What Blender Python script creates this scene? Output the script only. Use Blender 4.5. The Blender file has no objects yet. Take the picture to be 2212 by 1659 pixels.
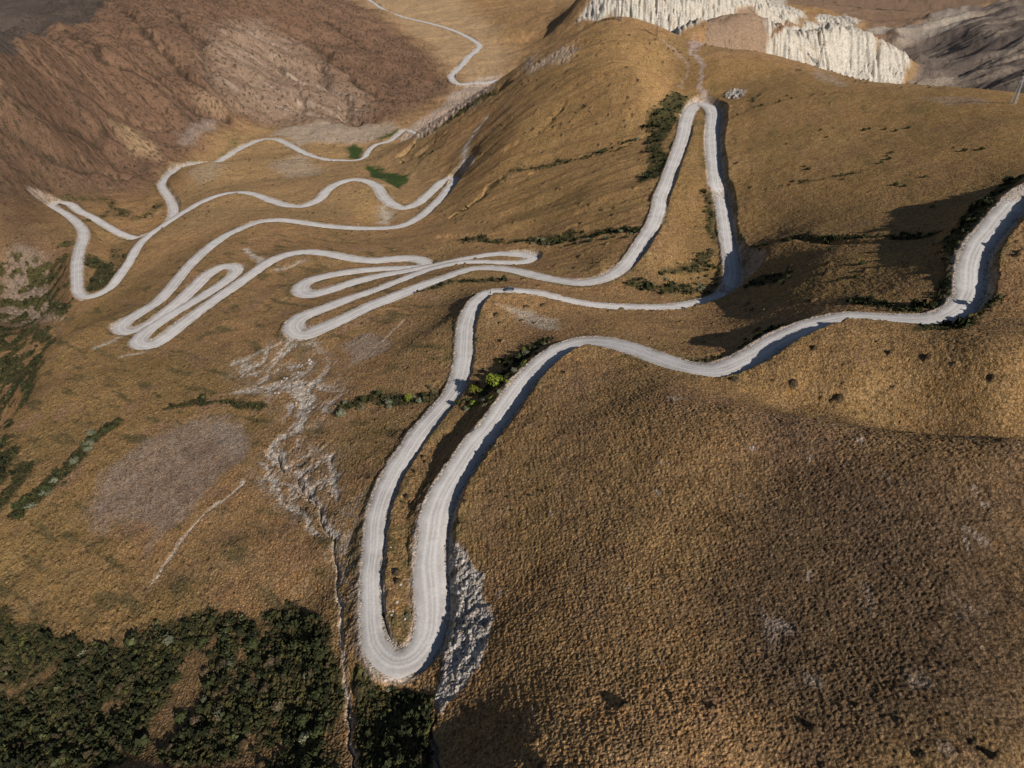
import bpy, math, random, time
import numpy as np
from mathutils import Vector

# ------------------------------------------------------------------ camera, sky, sun
SC = bpy.context.scene
COL = SC.collection
CAMZ = 350.0                      # camera height; valley floors lie near z = 70
PITCH = math.radians(35.0)
cam_data = bpy.data.cameras.new("camera")
cam_data.sensor_width = 36.0
cam_data.lens = 24.0
cam_data.clip_start = 1.0
cam_data.clip_end = 60000.0
cam = bpy.data.objects.new("camera", cam_data)
cam.location = (0, 0, CAMZ)
cam.rotation_euler = (math.radians(90) - PITCH, 0, 0)
COL.objects.link(cam)
SC.camera = cam

SUN_EL = math.radians(33.0)
SUN_AZ = math.radians(38.0)       # to the right of straight behind the camera
to_sun = Vector((math.sin(SUN_AZ) * math.cos(SUN_EL), -math.cos(SUN_AZ) * math.cos(SUN_EL), math.sin(SUN_EL)))
world = bpy.data.worlds.new("World")
SC.world = world
world.use_nodes = True
wn = world.node_tree.nodes
wn.clear()
sky = wn.new("ShaderNodeTexSky")
sky.sky_type = 'NISHITA'
sky.sun_disc = False
sky.sun_elevation = SUN_EL
sky.sun_rotation = math.atan2(to_sun.x, to_sun.y)
sky.altitude = 600
bg = wn.new("ShaderNodeBackground")
bg.inputs[1].default_value = 0.05
wo = wn.new("ShaderNodeOutputWorld")
world.node_tree.links.new(sky.outputs[0], bg.inputs[0])
world.node_tree.links.new(bg.outputs[0], wo.inputs[0])
sun_data = bpy.data.lights.new("sun", 'SUN')
sun_data.energy = 5.0
sun_data.angle = math.radians(0.5)
sun_data.color = (1.0, 0.94, 0.86)
sun = bpy.data.objects.new("sun", sun_data)
sun.rotation_euler = (-to_sun).to_track_quat('-Z', 'Y').to_euler()
sun.location = (200, -300, 700)
COL.objects.link(sun)
SC.view_settings.view_transform = 'Standard'
SC.view_settings.look = 'None'
SC.view_settings.exposure = 0.1
SC.view_settings.gamma = 1.0
try:
    SC.cycles.use_denoising = True
    SC.cycles.max_bounces = 3
    SC.cycles.diffuse_bounces = 2
except Exception:
    pass

# ------------------------------------------------------------------ survey helpers
# The survey notes give bearings as (u, v) on a 2212 x 1659 frame plus D, the drop below the camera in metres.
FU = 1474.7
SP, CP = math.sin(PITCH), math.cos(PITCH)

def ray(u, v):
    X = (u - 1106.0) / FU
    Y = (829.5 - v) / FU
    return X, CP + Y * SP, SP - Y * CP        # right, forward, down

def P(u, v, D):
    x, y, d = ray(u, v)
    t = D / d
    return (x * t, y * t, CAMZ - D)

# ------------------------------------------------------------------ noise
def _hash(ix, iy, seed):
    h = (ix.astype(np.int64) * 374761393 + iy.astype(np.int64) * 668265263 + seed * 974711) & 0xFFFFFFFF
    h = ((h ^ (h >> 13)) * 1274126177) & 0xFFFFFFFF
    h = h ^ (h >> 16)
    return h

def vnoise(x, y, seed=0):
    """gradient noise, about -1..1"""
    ix = np.floor(x); iy = np.floor(y)
    fx = (x - ix).astype(np.float32); fy = (y - iy).astype(np.float32)
    ix = ix.astype(np.int64); iy = iy.astype(np.int64)
    ux = fx * fx * fx * (fx * (fx * 6 - 15) + 10); uy = fy * fy * fy * (fy * (fy * 6 - 15) + 10)
    def g(dx, dy):
        a = (_hash(ix + dx, iy + dy, seed) & 1023).astype(np.float32) * np.float32(2 * math.pi / 1024)
        return np.cos(a) * (fx - dx) + np.sin(a) * (fy - dy)
    n0 = g(0, 0) * (1 - ux) + g(1, 0) * ux
    n1 = g(0, 1) * (1 - ux) + g(1, 1) * ux
    return (n0 * (1 - uy) + n1 * uy) * 1.5

def fbm(x, y, oct=4, seed=0, gain=0.5, lac=2.03):
    s = 0.0; a = 1.0; f = 1.0; n = 0.0
    for o in range(oct):
        s = s + a * vnoise(x * f + 17.3 * o, y * f - 9.1 * o, seed + o * 13)
        n += a; a *= gain; f *= lac
    return s / n

def ridged(x, y, oct=3, seed=0, gain=0.5):
    s = 0.0; a = 1.0; f = 1.0; n = 0.0
    for o in range(oct):
        s = s + a * (1 - np.abs(vnoise(x * f + 5.1 * o, y * f + 3.7 * o, seed + o * 7)) * 1.6)
        n += a; a *= gain; f *= 2.1
    return s / n

def sstep(a, b, x):
    t = np.clip((x - a) / (b - a), 0, 1)
    return t * t * (3 - 2 * t)

# ------------------------------------------------------------------ the road, surveyed point by point
# (u, v, D or None, width or None, bank height on the left, bank height on the right)
N_ = None
ROAD_A = [
 (2290,360,88,8.5,2,3),(2250,395,N_,N_,N_,N_),(2209,422,95,8.5,2.5,1.5),(2179,452,N_,N_,3,1.5),(2141,497,N_,N_,3,1.5),(2116,527,N_,N_,3.2,1.5),(2099,565,N_,8.6,3,1.2),(2094,605,106,8.5,3,1),
 (2090,640,N_,8,2,1),(2071,667,N_,N_,.3,.6),(2034,686,N_,N_,.3,.5),(1984,692,N_,N_,.5,.5),(1909,689,N_,7.6,1.5,.3),(1834,687,113,N_,3.0,.3),
 (1771,699,N_,N_,4.0,.2),(1721,717,N_,8,4.5,.2),(1684,733,N_,N_,4.5,.2),(1659,749,N_,N_,4.5,.2),(1631,767,N_,N_,4.2,.2),(1593,786,N_,N_,3.5,.2),(1543,800,122,8.5,2.5,.2),
 (1481,794,N_,N_,1.8,.2),(1418,772,N_,8,1.6,.3),(1368,754,N_,N_,1.8,.3),(1318,742,N_,8,2.5,.2),(1268,740,132,N_,3.8,.2),(1218,753,N_,8,4.2,.2),(1181,777,N_,N_,4,.2),
 (1151,802,N_,N_,3.6,.2),(1131,825,N_,N_,3.4,.2),(1098,870,N_,8,3.2,.2),(1065,917,141,N_,3,.3),(1028,959,N_,N_,2.8,.3),(998,1004,N_,8.2,2.4,.3),
 (965,1054,N_,N_,2,.3),(943,1104,N_,8.5,2,.3),(935,1142,146,8.3,1,.3),(930,1192,N_,N_,.4,.3),(929,1244,N_,8.2,.3,.3),(932,1290,N_,8,.3,.3),
 (932,1332,148.5,7.6,.3,.3),(926,1372,N_,7.4,.3,.3),(910,1406,N_,7.2,.5,.3),(886,1428,N_,7.2,.3,.3),(856,1436,149.5,7.2,.3,.3),(830,1424,N_,6.8,.3,.3),(812,1396,N_,6.2,.3,.3),(803,1352,N_,5.4,.3,.3),
 (800,1302,151,5,.3,.6),(800,1244,N_,5,.3,.6),(805,1192,N_,5.2,.3,.8),(810,1142,N_,5.6,.3,.8),(818,1099,N_,6,.3,1),(830,1062,N_,6.3,.3,1.4),(848,1024,152.5,6.5,.3,1.6),
 (873,984,N_,6.7,.3,2),(903,939,N_,6.8,.3,2.2),(935,902,N_,N_,.3,2.2),(963,869,N_,6.6,.3,1),(983,839,154.5,N_,.3,.4),(992,815,N_,6.8,.3,.3),(1000,777,N_,N_,.3,.3),
 (1003,740,156,7,.3,.6),(1006,702,N_,7,.3,2.6),(1016,672,N_,7,.3,3.4),(1033,648,N_,N_,.3,3.6),(1056,634,N_,N_,.5,3.6),(1098,631,158.5,7.4,1,3.2),(1135,633,N_,N_,.8,3.0),(1168,637,N_,N_,.5,2.6),
 (1218,650,N_,7,.5,2),(1281,661,N_,7,.5,1.2),(1343,666,164,7.4,.6,2.2),(1406,667,N_,7.4,.6,2.8),(1456,665,N_,7.2,.6,2.6),(1506,656,N_,7,.4,3.4),(1543,645,N_,7,.4,4.2),(1566,632,167,7.2,.4,4.0),
 (1579,612,N_,8,.4,3.4),(1581,585,N_,8.2,.3,4),(1576,545,N_,8,.3,4),(1568,502,160,7.6,.3,4),(1561,452,N_,7.8,.3,4),(1553,415,N_,8,.3,4),(1548,400,N_,8.5,.3,4),(1541,350,150,9,.3,4.5),
 (1538,300,N_,10,.3,5),(1541,262,145,11,.3,6),(1541,242,N_,12,.3,7),(1530,229,144,12,.3,3),(1511,225,N_,11,.3,1),(1494,235,N_,10,.3,1),(1483,257,146,10,1,.3),
 (1476,292,N_,9.5,2,.3),(1463,330,N_,9,3,.3),(1448,370,153,8.5,3.5,.3),(1436,405,N_,8.5,3.5,.3),(1428,422,N_,8.5,3.5,.3),(1421,457,N_,8.5,1.5,.5),(1408,490,162,8.5,2,.5),(1388,522,N_,8.5,4,.5),
 (1366,555,166,8.5,4,.5),(1341,582,N_,8,.5,.6),(1306,602,171,8,.3,1),(1256,611,N_,7.6,.3,1.2),(1206,606,N_,7.2,.4,.6),(1156,596,176,7,.6,.5),(1106,585,N_,7,.8,.5),
 (1053,580,N_,7,1,.5),(1015,584,180,7,1.2,.5),(965,600,N_,7,1.4,.5),(915,617,N_,7.4,1.4,.5),(865,637,N_,7.8,1,.5),(803,661,186,8,1.6,.5),(753,685,N_,8.2,2.2,.5),(715,702,N_,8.4,2.6,.5),
 (678,718,190,9,2.8,.5),(655,722,N_,9.5,2.5,.5),(637,713,N_,9,.5,.5),(637,697,191.5,8.4,.3,.3),(655,684,N_,8,.3,.3),(690,671,N_,7.6,.3,.5),(753,647,N_,7,.3,.8),(803,631,193.5,6.6,.3,.8),
 (853,612,N_,6.4,.3,.6),(903,592,N_,6.4,.3,.6),(953,577,N_,6.2,.3,.5),(1003,568,196,6.2,.4,.5),(1040,567,N_,6.2,.4,.5),(1078,568,N_,6.4,.4,.4),(1106,569,N_,6.8,.4,.4),(1128,568,N_,7,.4,.3),(1145,563,197.5,7,.4,.3),
 (1150,557,N_,7,.5,.3),(1137,552,N_,6.8,1,.3),(1106,549,198.5,6.6,1,.3),(1068,550,N_,6.4,1,.3),(1028,556,N_,6.4,1,.4),(978,566,200,6.4,1,.4),(928,577,N_,6.6,.8,.6),(878,587,N_,7,.8,.6),
 (803,600,203,7.4,.6,.6),(753,614,N_,7.6,.6,.5),(703,631,N_,8.2,.6,.3),(673,637,206,8.6,.4,.3),(654,632,N_,8.8,.3,.3),(650,621,207,8.4,.3,.3),(666,608,N_,7.6,.3,.3),(703,597,N_,7,.3,.6),
 (765,586,209,6.6,.3,.8),(828,581,N_,6.2,.3,.6),(878,579,210.5,6,.3,.4),(905,577,N_,6,.3,.3),(920,571,211.5,7,.4,.3),(912,563,N_,8,.4,.3),(890,558,212.5,8,.4,.3),(853,559,N_,8,.5,.3),(803,563,N_,8,.5,.4),
 (753,557,214,8,.8,.5),(703,548,N_,8,1,.5),(665,545,215,8,1,.5),(628,549,N_,8,.8,.5),(590,562,N_,8.2,.6,.5),(553,585,216.5,8.4,.6,.5),(537,597,N_,8.6,.6,.5),(487,632,N_,9,.6,.5),
 (450,659,218,9.5,.6,.5),(400,697,N_,10,.6,.4),(362,726,N_,10.5,.4,.3),(337,742,219.5,11,.3,.3),(314,746,N_,10.5,.3,.3),(300,740,220,10,.3,.3),(304,729,N_,9.5,.3,.3),(325,710,N_,9,.3,.3),
 (362,686,221,8.8,.3,.5),(412,656,N_,8.8,.3,.6),(462,625,222,8.8,.3,.6),(498,600,N_,8.8,.3,.5),(511,586,223,9,.3,.3),(502,576,N_,9,.3,.3),(480,577,223.5,9,.3,.3),(450,592,N_,9.4,.3,.3),
 (425,615,N_,9.6,.3,.4),(387,652,225,10,.4,.5),(350,682,N_,10,.4,.4),(320,703,N_,10,.3,.3),(287,718,227,10,.3,.3),(266,715,N_,10,.3,.3),(264,702,227.5,9.6,.3,.3),
 (300,677,N_,9.2,.3,.4),(337,655,N_,9,.3,.5),(370,622,229.5,9,.4,.6),(400,585,N_,9,.5,.6),(437,547,N_,9,.6,.6),(487,510,232,9,.6,.6),(537,488,N_,8.8,.6,.5),(563,480,N_,8.6,.5,.4),(603,476,233.5,8.4,.5,.4),
 (653,481,N_,8.2,.4,.5),(703,489,235,8,.4,.5),(765,493,N_,8,.4,.4),(815,494,236,8,.4,.4),(865,489,N_,8,.3,.5),(903,472,237.5,8,.3,.6),(928,452,N_,8,.3,.6),(958,422,239,8,.3,.5),(977,399,N_,9,.3,.4),
 (985,390,241,9.5,.3,.3),(976,386,N_,9,.3,.3),(958,391,242,8.6,.3,.4),(938,408,N_,8.4,.3,.6),(920,425,N_,8.4,.3,.6),(901,440,243,8.4,.3,.5),(873,449,N_,8.4,.4,.4),(848,441,244,8.4,.6,.3),(828,425,N_,8.4,.8,.3),
 (816,405,N_,8.6,.8,.3),(793,392,245,9,.8,.3),(763,388,N_,9,.7,.3),(733,395,246,9,.5,.4),(708,410,N_,8.8,.4,.5),(688,431,N_,8.6,.3,.6),(655,445,247.5,8.4,.4,.5),(628,446,N_,8.4,.5,.4),(590,435,N_,8.4,.6,.4),
 (553,421,249,8.6,.8,.4),(525,416,N_,8.8,.8,.4),(487,419,250,8.8,.7,.4),(450,430,N_,8.6,.7,.4),(412,450,251.5,8.4,.7,.4),(362,482,N_,8,.6,.5),(325,507,253,8,.5,.5),(300,530,N_,8,.5,.5),
 (280,565,255,8,.4,.5),(257,597,N_,8,.3,.4),(237,622,257.5,8,.3,.4),(212,636,N_,8,.3,.3),(185,641,259,8,.4,.3),(170,631,N_,8.2,.6,.3),(166,605,260.5,8.2,.8,.3),(166,570,N_,8.6,1,.3),
 (171,540,262.5,8.8,1,.3),(180,515,N_,8.8,1.5,.3),(179,497,264,8.6,3.5,.4),(165,480,N_,8,4.5,.6),(145,464,265.5,7.6,4.5,.6),(122,452,N_,7.6,4,.3),(112,446,267,7.6,.8,.3),(120,440,N_,7.8,.2,.3),
 (134,438,268,8,.6,.6),(150,440,N_,8,.5,1.5),(170,455,269,8,.4,2.4),(200,470,N_,8,.4,2.8),(237,492,271,8,.4,2.6),(270,508,N_,8,.4,2),(300,514,273.5,8,.4,1),
]
# the lower road goes on behind the embankment, the spur and the long ridge: given there in plan (x, y, D)
ROAD_A2 = [(-365,668,274.5,8,.5,.5)]
ROAD_B = [(370,474,276,9,.5,.5),(375,452,N_,9,.5,.5),(368,433,277,8.6,1,.5),(354,412,N_,8.4,1.2,.5),(349,400,278,8.4,1,.5),(357,386,279,8.4,.6,.6)]
ROAD_B2 = [(-436,872,280.5,8.5,.6,.6),(-428,905,281.3,8.5,.6,.6)]
ROAD_C = [(470,350,282,8.8,1,.4),(480,343,N_,8.8,1,.4),(512,325,282,8.8,1,.4),(550,307,N_,8.8,.8,.4),(575,301,281.6,8.8,.8,.4),(603,304,N_,8.8,.6,.4),(633,317,281,8.8,.5,.5),(665,334,N_,8.8,.5,.5),(703,345,280.5,8.6,.5,.4),
 (733,346,N_,8,.5,.4),(765,347,280,8,.4,.4),(785,342,N_,8,.4,.5),(795,327,279.5,7.6,.3,1),(813,312,N_,7,.3,1),(840,305,279,7,.3,.6),(860,292,278.5,6.5,.3,.6),(876,281,N_,6,.3,.6)]
ROAD_C2 = [(-120,1030,278,7,.6,.6),(-60,1120,277.5,8,.6,.6),(0,1220,277,9,.6,.6),(-20,1320,276.5,10,.6,.6)]
ROAD_D = [(1075,173,276,11,.4,.4),(1063,176,N_,11,.4,.4),(1028,180,275,11,.3,.3),(993,181,N_,11,.3,.3),(978,174,274.5,12,.4,.3),(976,162,N_,12,.4,.3),(993,146,273.5,12,.4,.3),(1010,125,N_,12,.4,.3),(1031,107,272.5,12,.3,.3),
 (1035,97,N_,12,.3,.3),(1017,84,271.5,12,.3,.4),(978,65,N_,12,.3,.4),(928,50,270,12,.3,.4),(865,35,N_,12,.3,.4),(828,20,268.5,12,.3,.4),(803,4,268,12,.3,.4),(780,-14,267.5,12,.3,.4),(770,-40,266,12,.3,.4)]

def road_keys(lists):
    rows = []
    for kind, L in lists:
        D = [r[2] for r in L]
        idx = [i for i, d in enumerate(D) if d is not None]
        # fill D by distance between bearings (first pass: by index)
        Df = np.interp(range(len(L)), idx, [D[i] for i in idx])
        w = [r[3] for r in L]; iw = [i for i, q in enumerate(w) if q is not None]
        Wf = np.interp(range(len(L)), iw, [w[i] for i in iw])
        b = []
        for k in (4, 5):
            q = [r[k] for r in L]; iq = [i for i, z in enumerate(q) if z is not None]
            b.append(np.interp(range(len(L)), iq, [q[i] for i in iq]))
        for i, r in enumerate(L):
            if kind == 'uv':
                x, y, z = P(r[0], r[1], Df[i])
            else:
                x, y, z = r[0], r[1], CAMZ - Df[i]
            rows.append((x, y, z, Wf[i], b[0][i], b[1][i]))
    return np.array(rows)

def catmull(K, step=1.2):
    """centripetal-ish Catmull-Rom through the keys, resampled evenly; heights smoothed along the way"""
    pts = np.vstack([2 * K[0] - K[1], K, 2 * K[-1] - K[-2]])
    out = []
    for i in range(1, len(pts) - 2):
        p0, p1, p2, p3 = pts[i - 1], pts[i], pts[i + 1], pts[i + 2]
        n = max(2, int(np.linalg.norm((p2 - p1)[:2]) / step))
        t = (np.arange(n) / n)[:, None]
        a0 = 0.0
        d01 = max(np.linalg.norm((p1 - p0)[:2]), 1e-3) ** .5
        d12 = max(np.linalg.norm((p2 - p1)[:2]), 1e-3) ** .5
        d23 = max(np.linalg.norm((p3 - p2)[:2]), 1e-3) ** .5
        m1 = (p2 - p1) + d12 * ((p1 - p0) / d01 - (p2 - p0) / (d01 + d12))
        m2 = (p2 - p1) + d12 * ((p3 - p2) / d23 - (p3 - p1) / (d12 + d23))
        h = (2 * t**3 - 3 * t**2 + 1) * p1 + (t**3 - 2 * t**2 + t) * m1 + (-2 * t**3 + 3 * t**2) * p2 + (t**3 - t**2) * m2
        out.append(h)
    out.append(K[-1:])
    R = np.vstack(out)
    s = np.concatenate([[0], np.cumsum(np.linalg.norm(np.diff(R[:, :2], axis=0), axis=1))])
    si = np.arange(0, s[-1], step)
    R = np.stack([np.interp(si, s, R[:, k]) for k in range(R.shape[1])], axis=1)
    def sm(a, n):
        k = np.hanning(n + 2)[1:-1]; k /= k.sum()
        return np.convolve(np.pad(a, n // 2, mode='edge'), k, mode='valid')[:len(a)]
    R[:, 2] = sm(R[:, 2], 25)
    for k in (3, 4, 5):
        R[:, k] = sm(R[:, k], 9)
    R[:, 0] = sm(R[:, 0], 5); R[:, 1] = sm(R[:, 1], 5)
    return R

KEYS = road_keys([('uv', ROAD_A), ('xy', ROAD_A2), ('uv', ROAD_B), ('xy', ROAD_B2), ('uv', ROAD_C), ('xy', ROAD_C2), ('uv', ROAD_D)])
_d = lambda u, v: int(np.argmin((KEYS[:, 0] - P(u, v, 1)[0] * 0 - u_xy(u, v)[0]) ** 2 + (KEYS[:, 1] - u_xy(u, v)[1]) ** 2))
def u_xy(u, v):
    # plan position of a surveyed key
    for r in ROAD_A:
        if (r[0], r[1]) == (u, v):
            k = ROAD_A.index(r); return KEYS[k, :2]
ia, ib, ic, id_, ie, ig = [_d(*q) for q in ((1156, 596), (553, 585), (563, 480), (553, 421), (1098, 631), (1543, 645))]
KEYS[ia:ib, 3] *= 1.28; KEYS[ib:ic, 3] *= 1.05; KEYS[ic:id_, 3] *= 1.2; KEYS[ie:ig, 3] *= 1.2
ROAD = catmull(KEYS)

# ------------------------------------------------------------------ relief: control bearings, then interpolation in log-polar plan
CTRL = [
 # near right hill
 (1100,1659,128),(1300,1659,121),(1500,1659,116),(1900,1659,108),(2212,1659,103),(1060,1500,137),(1100,1380,135),(1078,1300,138),(1045,1200,140),(1030,1100,140),(1100,1000,135),(1200,880,130.5),(1300,830,127),
 (1300,1300,124),(1500,1200,117),(1500,1000,114),(1700,1000,108),(1300,1000,123),(1900,1100,103),(2212,1100,97),(2212,1400,101),(1900,1400,107),(1600,1400,115),
 (1400,810,123),(1470,845,117),(1600,885,109.5),(1750,910,104),(1900,930,99.8),(2050,945,96),(2212,950,92),
 (1560,838,121.5),(1660,852,122),(1750,868,121.5),(1900,886,120),(2050,896,117),(2212,902,113),
 (1700,790,116),(1850,740,110),(1850,800,112),(1960,760,108),(2100,800,105),(2212,800,102),(2212,700,101),(2150,650,104),(2160,560,101),(2212,520,97),
 # between the upper road and the ridge road
 (1420,725,140),(1550,740,138),(1680,690,136),(1250,700,146),(1300,690,150),(1180,700,150),(1120,740,148),(1060,800,151.5),(1100,670,156),(1060,760,152.5),(1030,850,150),(1500,700,150),(1600,680,150),
 # big slope on the right
 (1650,640,145),(1700,620,137),(1800,640,126),(1900,640,117),(2000,640,111),(2050,590,107.5),(1650,540,148),(1750,560,134),(1850,560,123),(1950,560,115),(2030,500,111),(1650,400,144),(1800,400,133),(2000,400,119),(2120,420,109),(2212,340,104),
 (1800,250,125),(1800,165,119),(2000,250,114),(2000,185,110),(2100,192,106),(2212,205,101),(2212,260,102),(1880,176,116),(1900,300,124),(1720,130,120),(1640,112,119),(1560,104,117),(1500,92,113),(1460,79,108),(1420,64,103),(1370,50,101),(1325,36,99),
 (1600,250,135),(1640,200,129),(1700,300,134),(1620,330,141),(1510,150,124),(1500,200,137),
 # slope left of the top hairpin, and the long ridge
 (1400,250,148),(1300,150,125),(1250,250,158),(1200,350,183),(1200,500,188),(1300,500,175),(1300,400,168),(1400,150,120),(1400,400,158),(1450,200,143),(1100,450,205),(1100,520,203),(1230,560,184),(1200,575,182),(1020,530,210),(960,520,215),
 (1230,86,118),(1150,128,140),(1100,163,160),(1060,184,176),(1030,202,188),(1000,225,199),(950,258,220),(900,287,240),(875,305,258),(1100,300,185),(1000,350,222),(950,330,232),(1050,250,190),(880,340,258),(920,380,250),
 (1400,560,164),(1500,550,163),(1500,400,153),(1510,300,147),(1450,600,168),(1500,630,167),(1350,620,170),(1250,628,172),(1100,610,171),(1150,615,170),(980,640,178),(950,700,168),
 # road slopes on the left
 (840,375,262),(870,400,256),(600,370,268),(520,385,264),(600,400,258),(740,370,262),(740,430,246),(780,450,243),(700,460,241),(600,455,242),(500,460,243),(420,500,242),(380,540,243),(330,600,244),(280,660,240),
 (700,520,226),(600,520,226),(800,520,228),(900,510,226),(850,540,219),(600,600,214),(700,570,213),(560,660,208),(480,690,208),(560,720,200),(780,545,216),
 (420,352,258),(440,356,257),(480,357,262),(395,372,262),(440,390,262),(540,340,272),(400,420,268),(395,440,267),(250,450,277),(300,470,277),(300,440,277),(250,490,275),(330,430,278),(640,300,279),(700,300,279),(780,300,280),(700,270,279),(640,340,277),
 (230,540,274),(220,580,272),(200,620,268),(240,520,275),
 # spur towards the lower left
 (200,700,224),(240,740,222),(150,722,228),(112,740,229),(90,785,226),(68,860,221),(42,960,214),(12,1060,208),(-20,1120,205),(200,850,209),(300,900,200),(200,1000,199),(400,850,199),(400,1000,189),(300,1150,189),(100,1150,201),(0,1250,203),(500,800,198),(420,760,208),
 (600,850,185),(600,950,178),(700,850,178),(800,800,171),(900,800,161),(920,720,165),(640,780,190),(560,900,187),(850,720,176),(800,930,163),(740,1000,163),
 (500,1200,175),(650,1100,167),(650,1300,165),(500,1400,171),(300,1400,184),(100,1400,197),(0,1500,200),(300,1600,180),(500,1600,168),(680,1500,159),(740,1600,153),(900,1550,146),(950,1659,140),(600,1659,160),(0,1659,192),(740,1200,158),(700,1200,160),(780,1450,154),(860,1520,150),
 (870,1200,149.5),(870,1350,149),(880,1100,150),(930,1000,150),(960,960,151),(1010,900,149),
 # gorge on the far left
 (60,700,292),(0,700,286),(0,850,285),(0,980,276),(30,640,289),(0,600,279),(60,560,268),(100,600,286),(130,670,290),(140,560,266),(110,525,261),(60,480,250),(100,492,256),(130,500,259),(0,480,250),(0,540,265),
 # left mountain
 (400,335,272),(330,400,278),(500,275,276),(560,262,278),(850,268,279),(930,215,279),(1000,200,278),(150,425,268),(200,410,270),(100,400,257),(60,380,238),(0,400,232),(200,330,250),(300,330,262),(300,260,243),(300,200,225),(100,300,215),(100,150,172),(200,200,205),(0,250,185),(0,180,158),(0,102,134),(50,88,140),(110,68,150),(175,43,163),(212,26,170),(250,0,180),(300,100,188),
 (400,150,223),(420,60,195),(500,100,215),(600,0,195),(600,130,243),(500,200,250),(400,250,257),(650,200,266),(700,100,255),(800,150,270),(700,220,275),(700,0,218),(800,60,262),(480,0,175),(900,120,272),
 (0,40,176),(100,0,172),(0,0,160),(-60,20,150),
 # upper valley
 (900,70,270),(950,20,268),(1060,60,268),(1080,130,272),(1120,60,250),(1180,40,235),(1130,20,238),(1150,100,262),(1200,70,248),(1230,20,205),(1060,30,262),(1000,0,262),(900,0,262),
 # white badlands and what stands before them
 (1400,40,193),(1400,-25,146),(1300,40,195),(1300,-25,150),(1500,52,200),(1550,18,182),(1620,-8,170),(1250,45,205),(1250,-20,160),(1680,40,210),(1740,45,222),
 (1620,24,141),(1575,30,144),(1530,47,151),(1480,73,163),(1600,70,163),(1640,100,180),(1665,45,150),
 (1820,32,150),(1820,100,192),(1820,150,226),(1700,78,168),(1750,120,205),(1770,47,155),(1875,85,184),(1900,110,196),(1940,110,198),(1980,172,236),(1900,160,230),(1660,100,185),
 (1850,30,335),(1900,50,338),(1950,85,330),(1700,12,318),(1900,10,345),(2212,-10,350),(1700,-30,350),(1500,-60,330),(1930,60,330),(1780,15,325),
 (2212,12,190),(2100,28,215),(2000,52,270),(1950,72,310),(2212,100,190),(2100,100,235),(2000,120,275),(2212,170,185),(2100,170,225),(2010,168,268),(1960,140,290),(2290,60,165),(2290,150,150),
]
# ground that the camera cannot see (plan position and drop)
HID = [(-100,1080,278),(0,1120,277),(60,980,225),(-40,1000,245),(150,1000,250),(300,950,240),(400,900,240),(250,1100,300),(450,820,230),(520,760,225),(620,740,215),(700,900,240),(550,1000,300),(100,1250,285),(330,1100,290),
 (0,1400,280),(400,1150,275),(-900,1250,215),(-760,1120,200),(-1000,1400,215),(450,1120,250),(480,1400,320),(380,1450,310),(600,1480,335),(800,1400,330),
 (-2000,2000,60),(-3000,3500,40),(-1500,3500,150),(0,4000,200),(-600,3000,230),(1500,5000,350),(4000,8000,350),(0,9000,330),(-6000,8000,200),(3000,2500,150),(5000,3000,200),(9000,9000,300),
 (200,20,97),(120,-60,106),(0,0,122),(-120,0,150),(-250,50,175),(-300,180,190),(-400,150,250),(-500,300,300),(-800,300,200),(-800,-200,250),(0,-300,170),(-300,-400,220),(400,0,112),(400,250,114),(600,450,135),(900,700,175),(1500,500,200),(800,0,160),(0,-2000,200),(-3000,-1000,150),(3000,-1000,200),(300,-250,150),(200,-150,125),(270,100,97),(330,200,108),
 (40,40,118),(80,45,108),(-60,30,132),(0,20,120),(-700,600,170),(-900,800,110),(-1500,900,80)]

def lp(x, y):
    """log-polar plan coordinates about the survey station"""
    return np.arctan2(x, y), np.log(np.maximum(np.hypot(x, y), 1.0))

cp = [P(*c) for c in CTRL] + [(h[0], h[1], CAMZ - h[2]) for h in HID]
# road samples as control points, plus the hill lifted on the bank side
ks = KEYS[::1]
for i in range(len(ks)):
    cp.append((ks[i][0], ks[i][1], ks[i][2]))
cp = np.array(cp)
th, ls = lp(cp[:, 0], cp[:, 1])
# bearings repeat once round
allx = np.concatenate([th, th[np.abs(th) > 1.8] - np.sign(th[np.abs(th) > 1.8]) * 2 * math.pi])
ally = np.concatenate([ls, ls[np.abs(th) > 1.8]])
allz = np.concatenate([cp[:, 2], cp[:, 2][np.abs(th) > 1.8]])
MQ = 0.035
def kern(dx, dy):
    return np.sqrt(dx * dx + dy * dy + MQ * MQ)
A = kern(allx[:, None] - allx[None], ally[:, None] - ally[None])
A -= np.eye(len(A)) * 0.004          # a little smoothing
nA = len(A)
M = np.zeros((nA + 1, nA + 1)); M[:nA, :nA] = A; M[:nA, nA] = 1; M[nA, :nA] = 1
rhs = np.concatenate([allz, [0]])
COEF = np.linalg.solve(M, rhs)

def rbf_grid(tg, sg):
    Z = np.zeros((len(sg), len(tg)))
    for j, s in enumerate(sg):
        Z[j] = kern(tg[:, None] - allx[None], s - ally[None]) @ COEF[:nA] + COEF[nA]
    return Z

# grid lines
def spaced(segs):
    out = []
    for a, b, n in segs:
        out.append(np.linspace(a, b, n, endpoint=False))
    out.append([segs[-1][1]])
    return np.concatenate(out)
NT = 1.0
TH = spaced([(-math.pi, -1.1, 60), (-1.1, -0.78, int(150 * NT)), (-0.78, 0.78, int(1500 * NT)), (0.78, 1.1, int(150 * NT)), (1.1, math.pi, 60)])
LS = spaced([(math.log(3.0), math.log(60), 40), (math.log(60), math.log(420), int(1080 * NT)), (math.log(420), math.log(1000), int(420 * NT)), (math.log(1000), math.log(3500), int(380 * NT)), (math.log(3500), math.log(26000), 70)])
tc = np.linspace(-math.pi, math.pi, 700)
tc = np.unique(np.concatenate([np.linspace(-math.pi, -1.15, 60), np.linspace(-1.15, 1.15, 460), np.linspace(1.15, math.pi, 60)]))
sc_ = np.linspace(LS[0], LS[-1], 560)
ZC = rbf_grid(tc, sc_)

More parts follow.
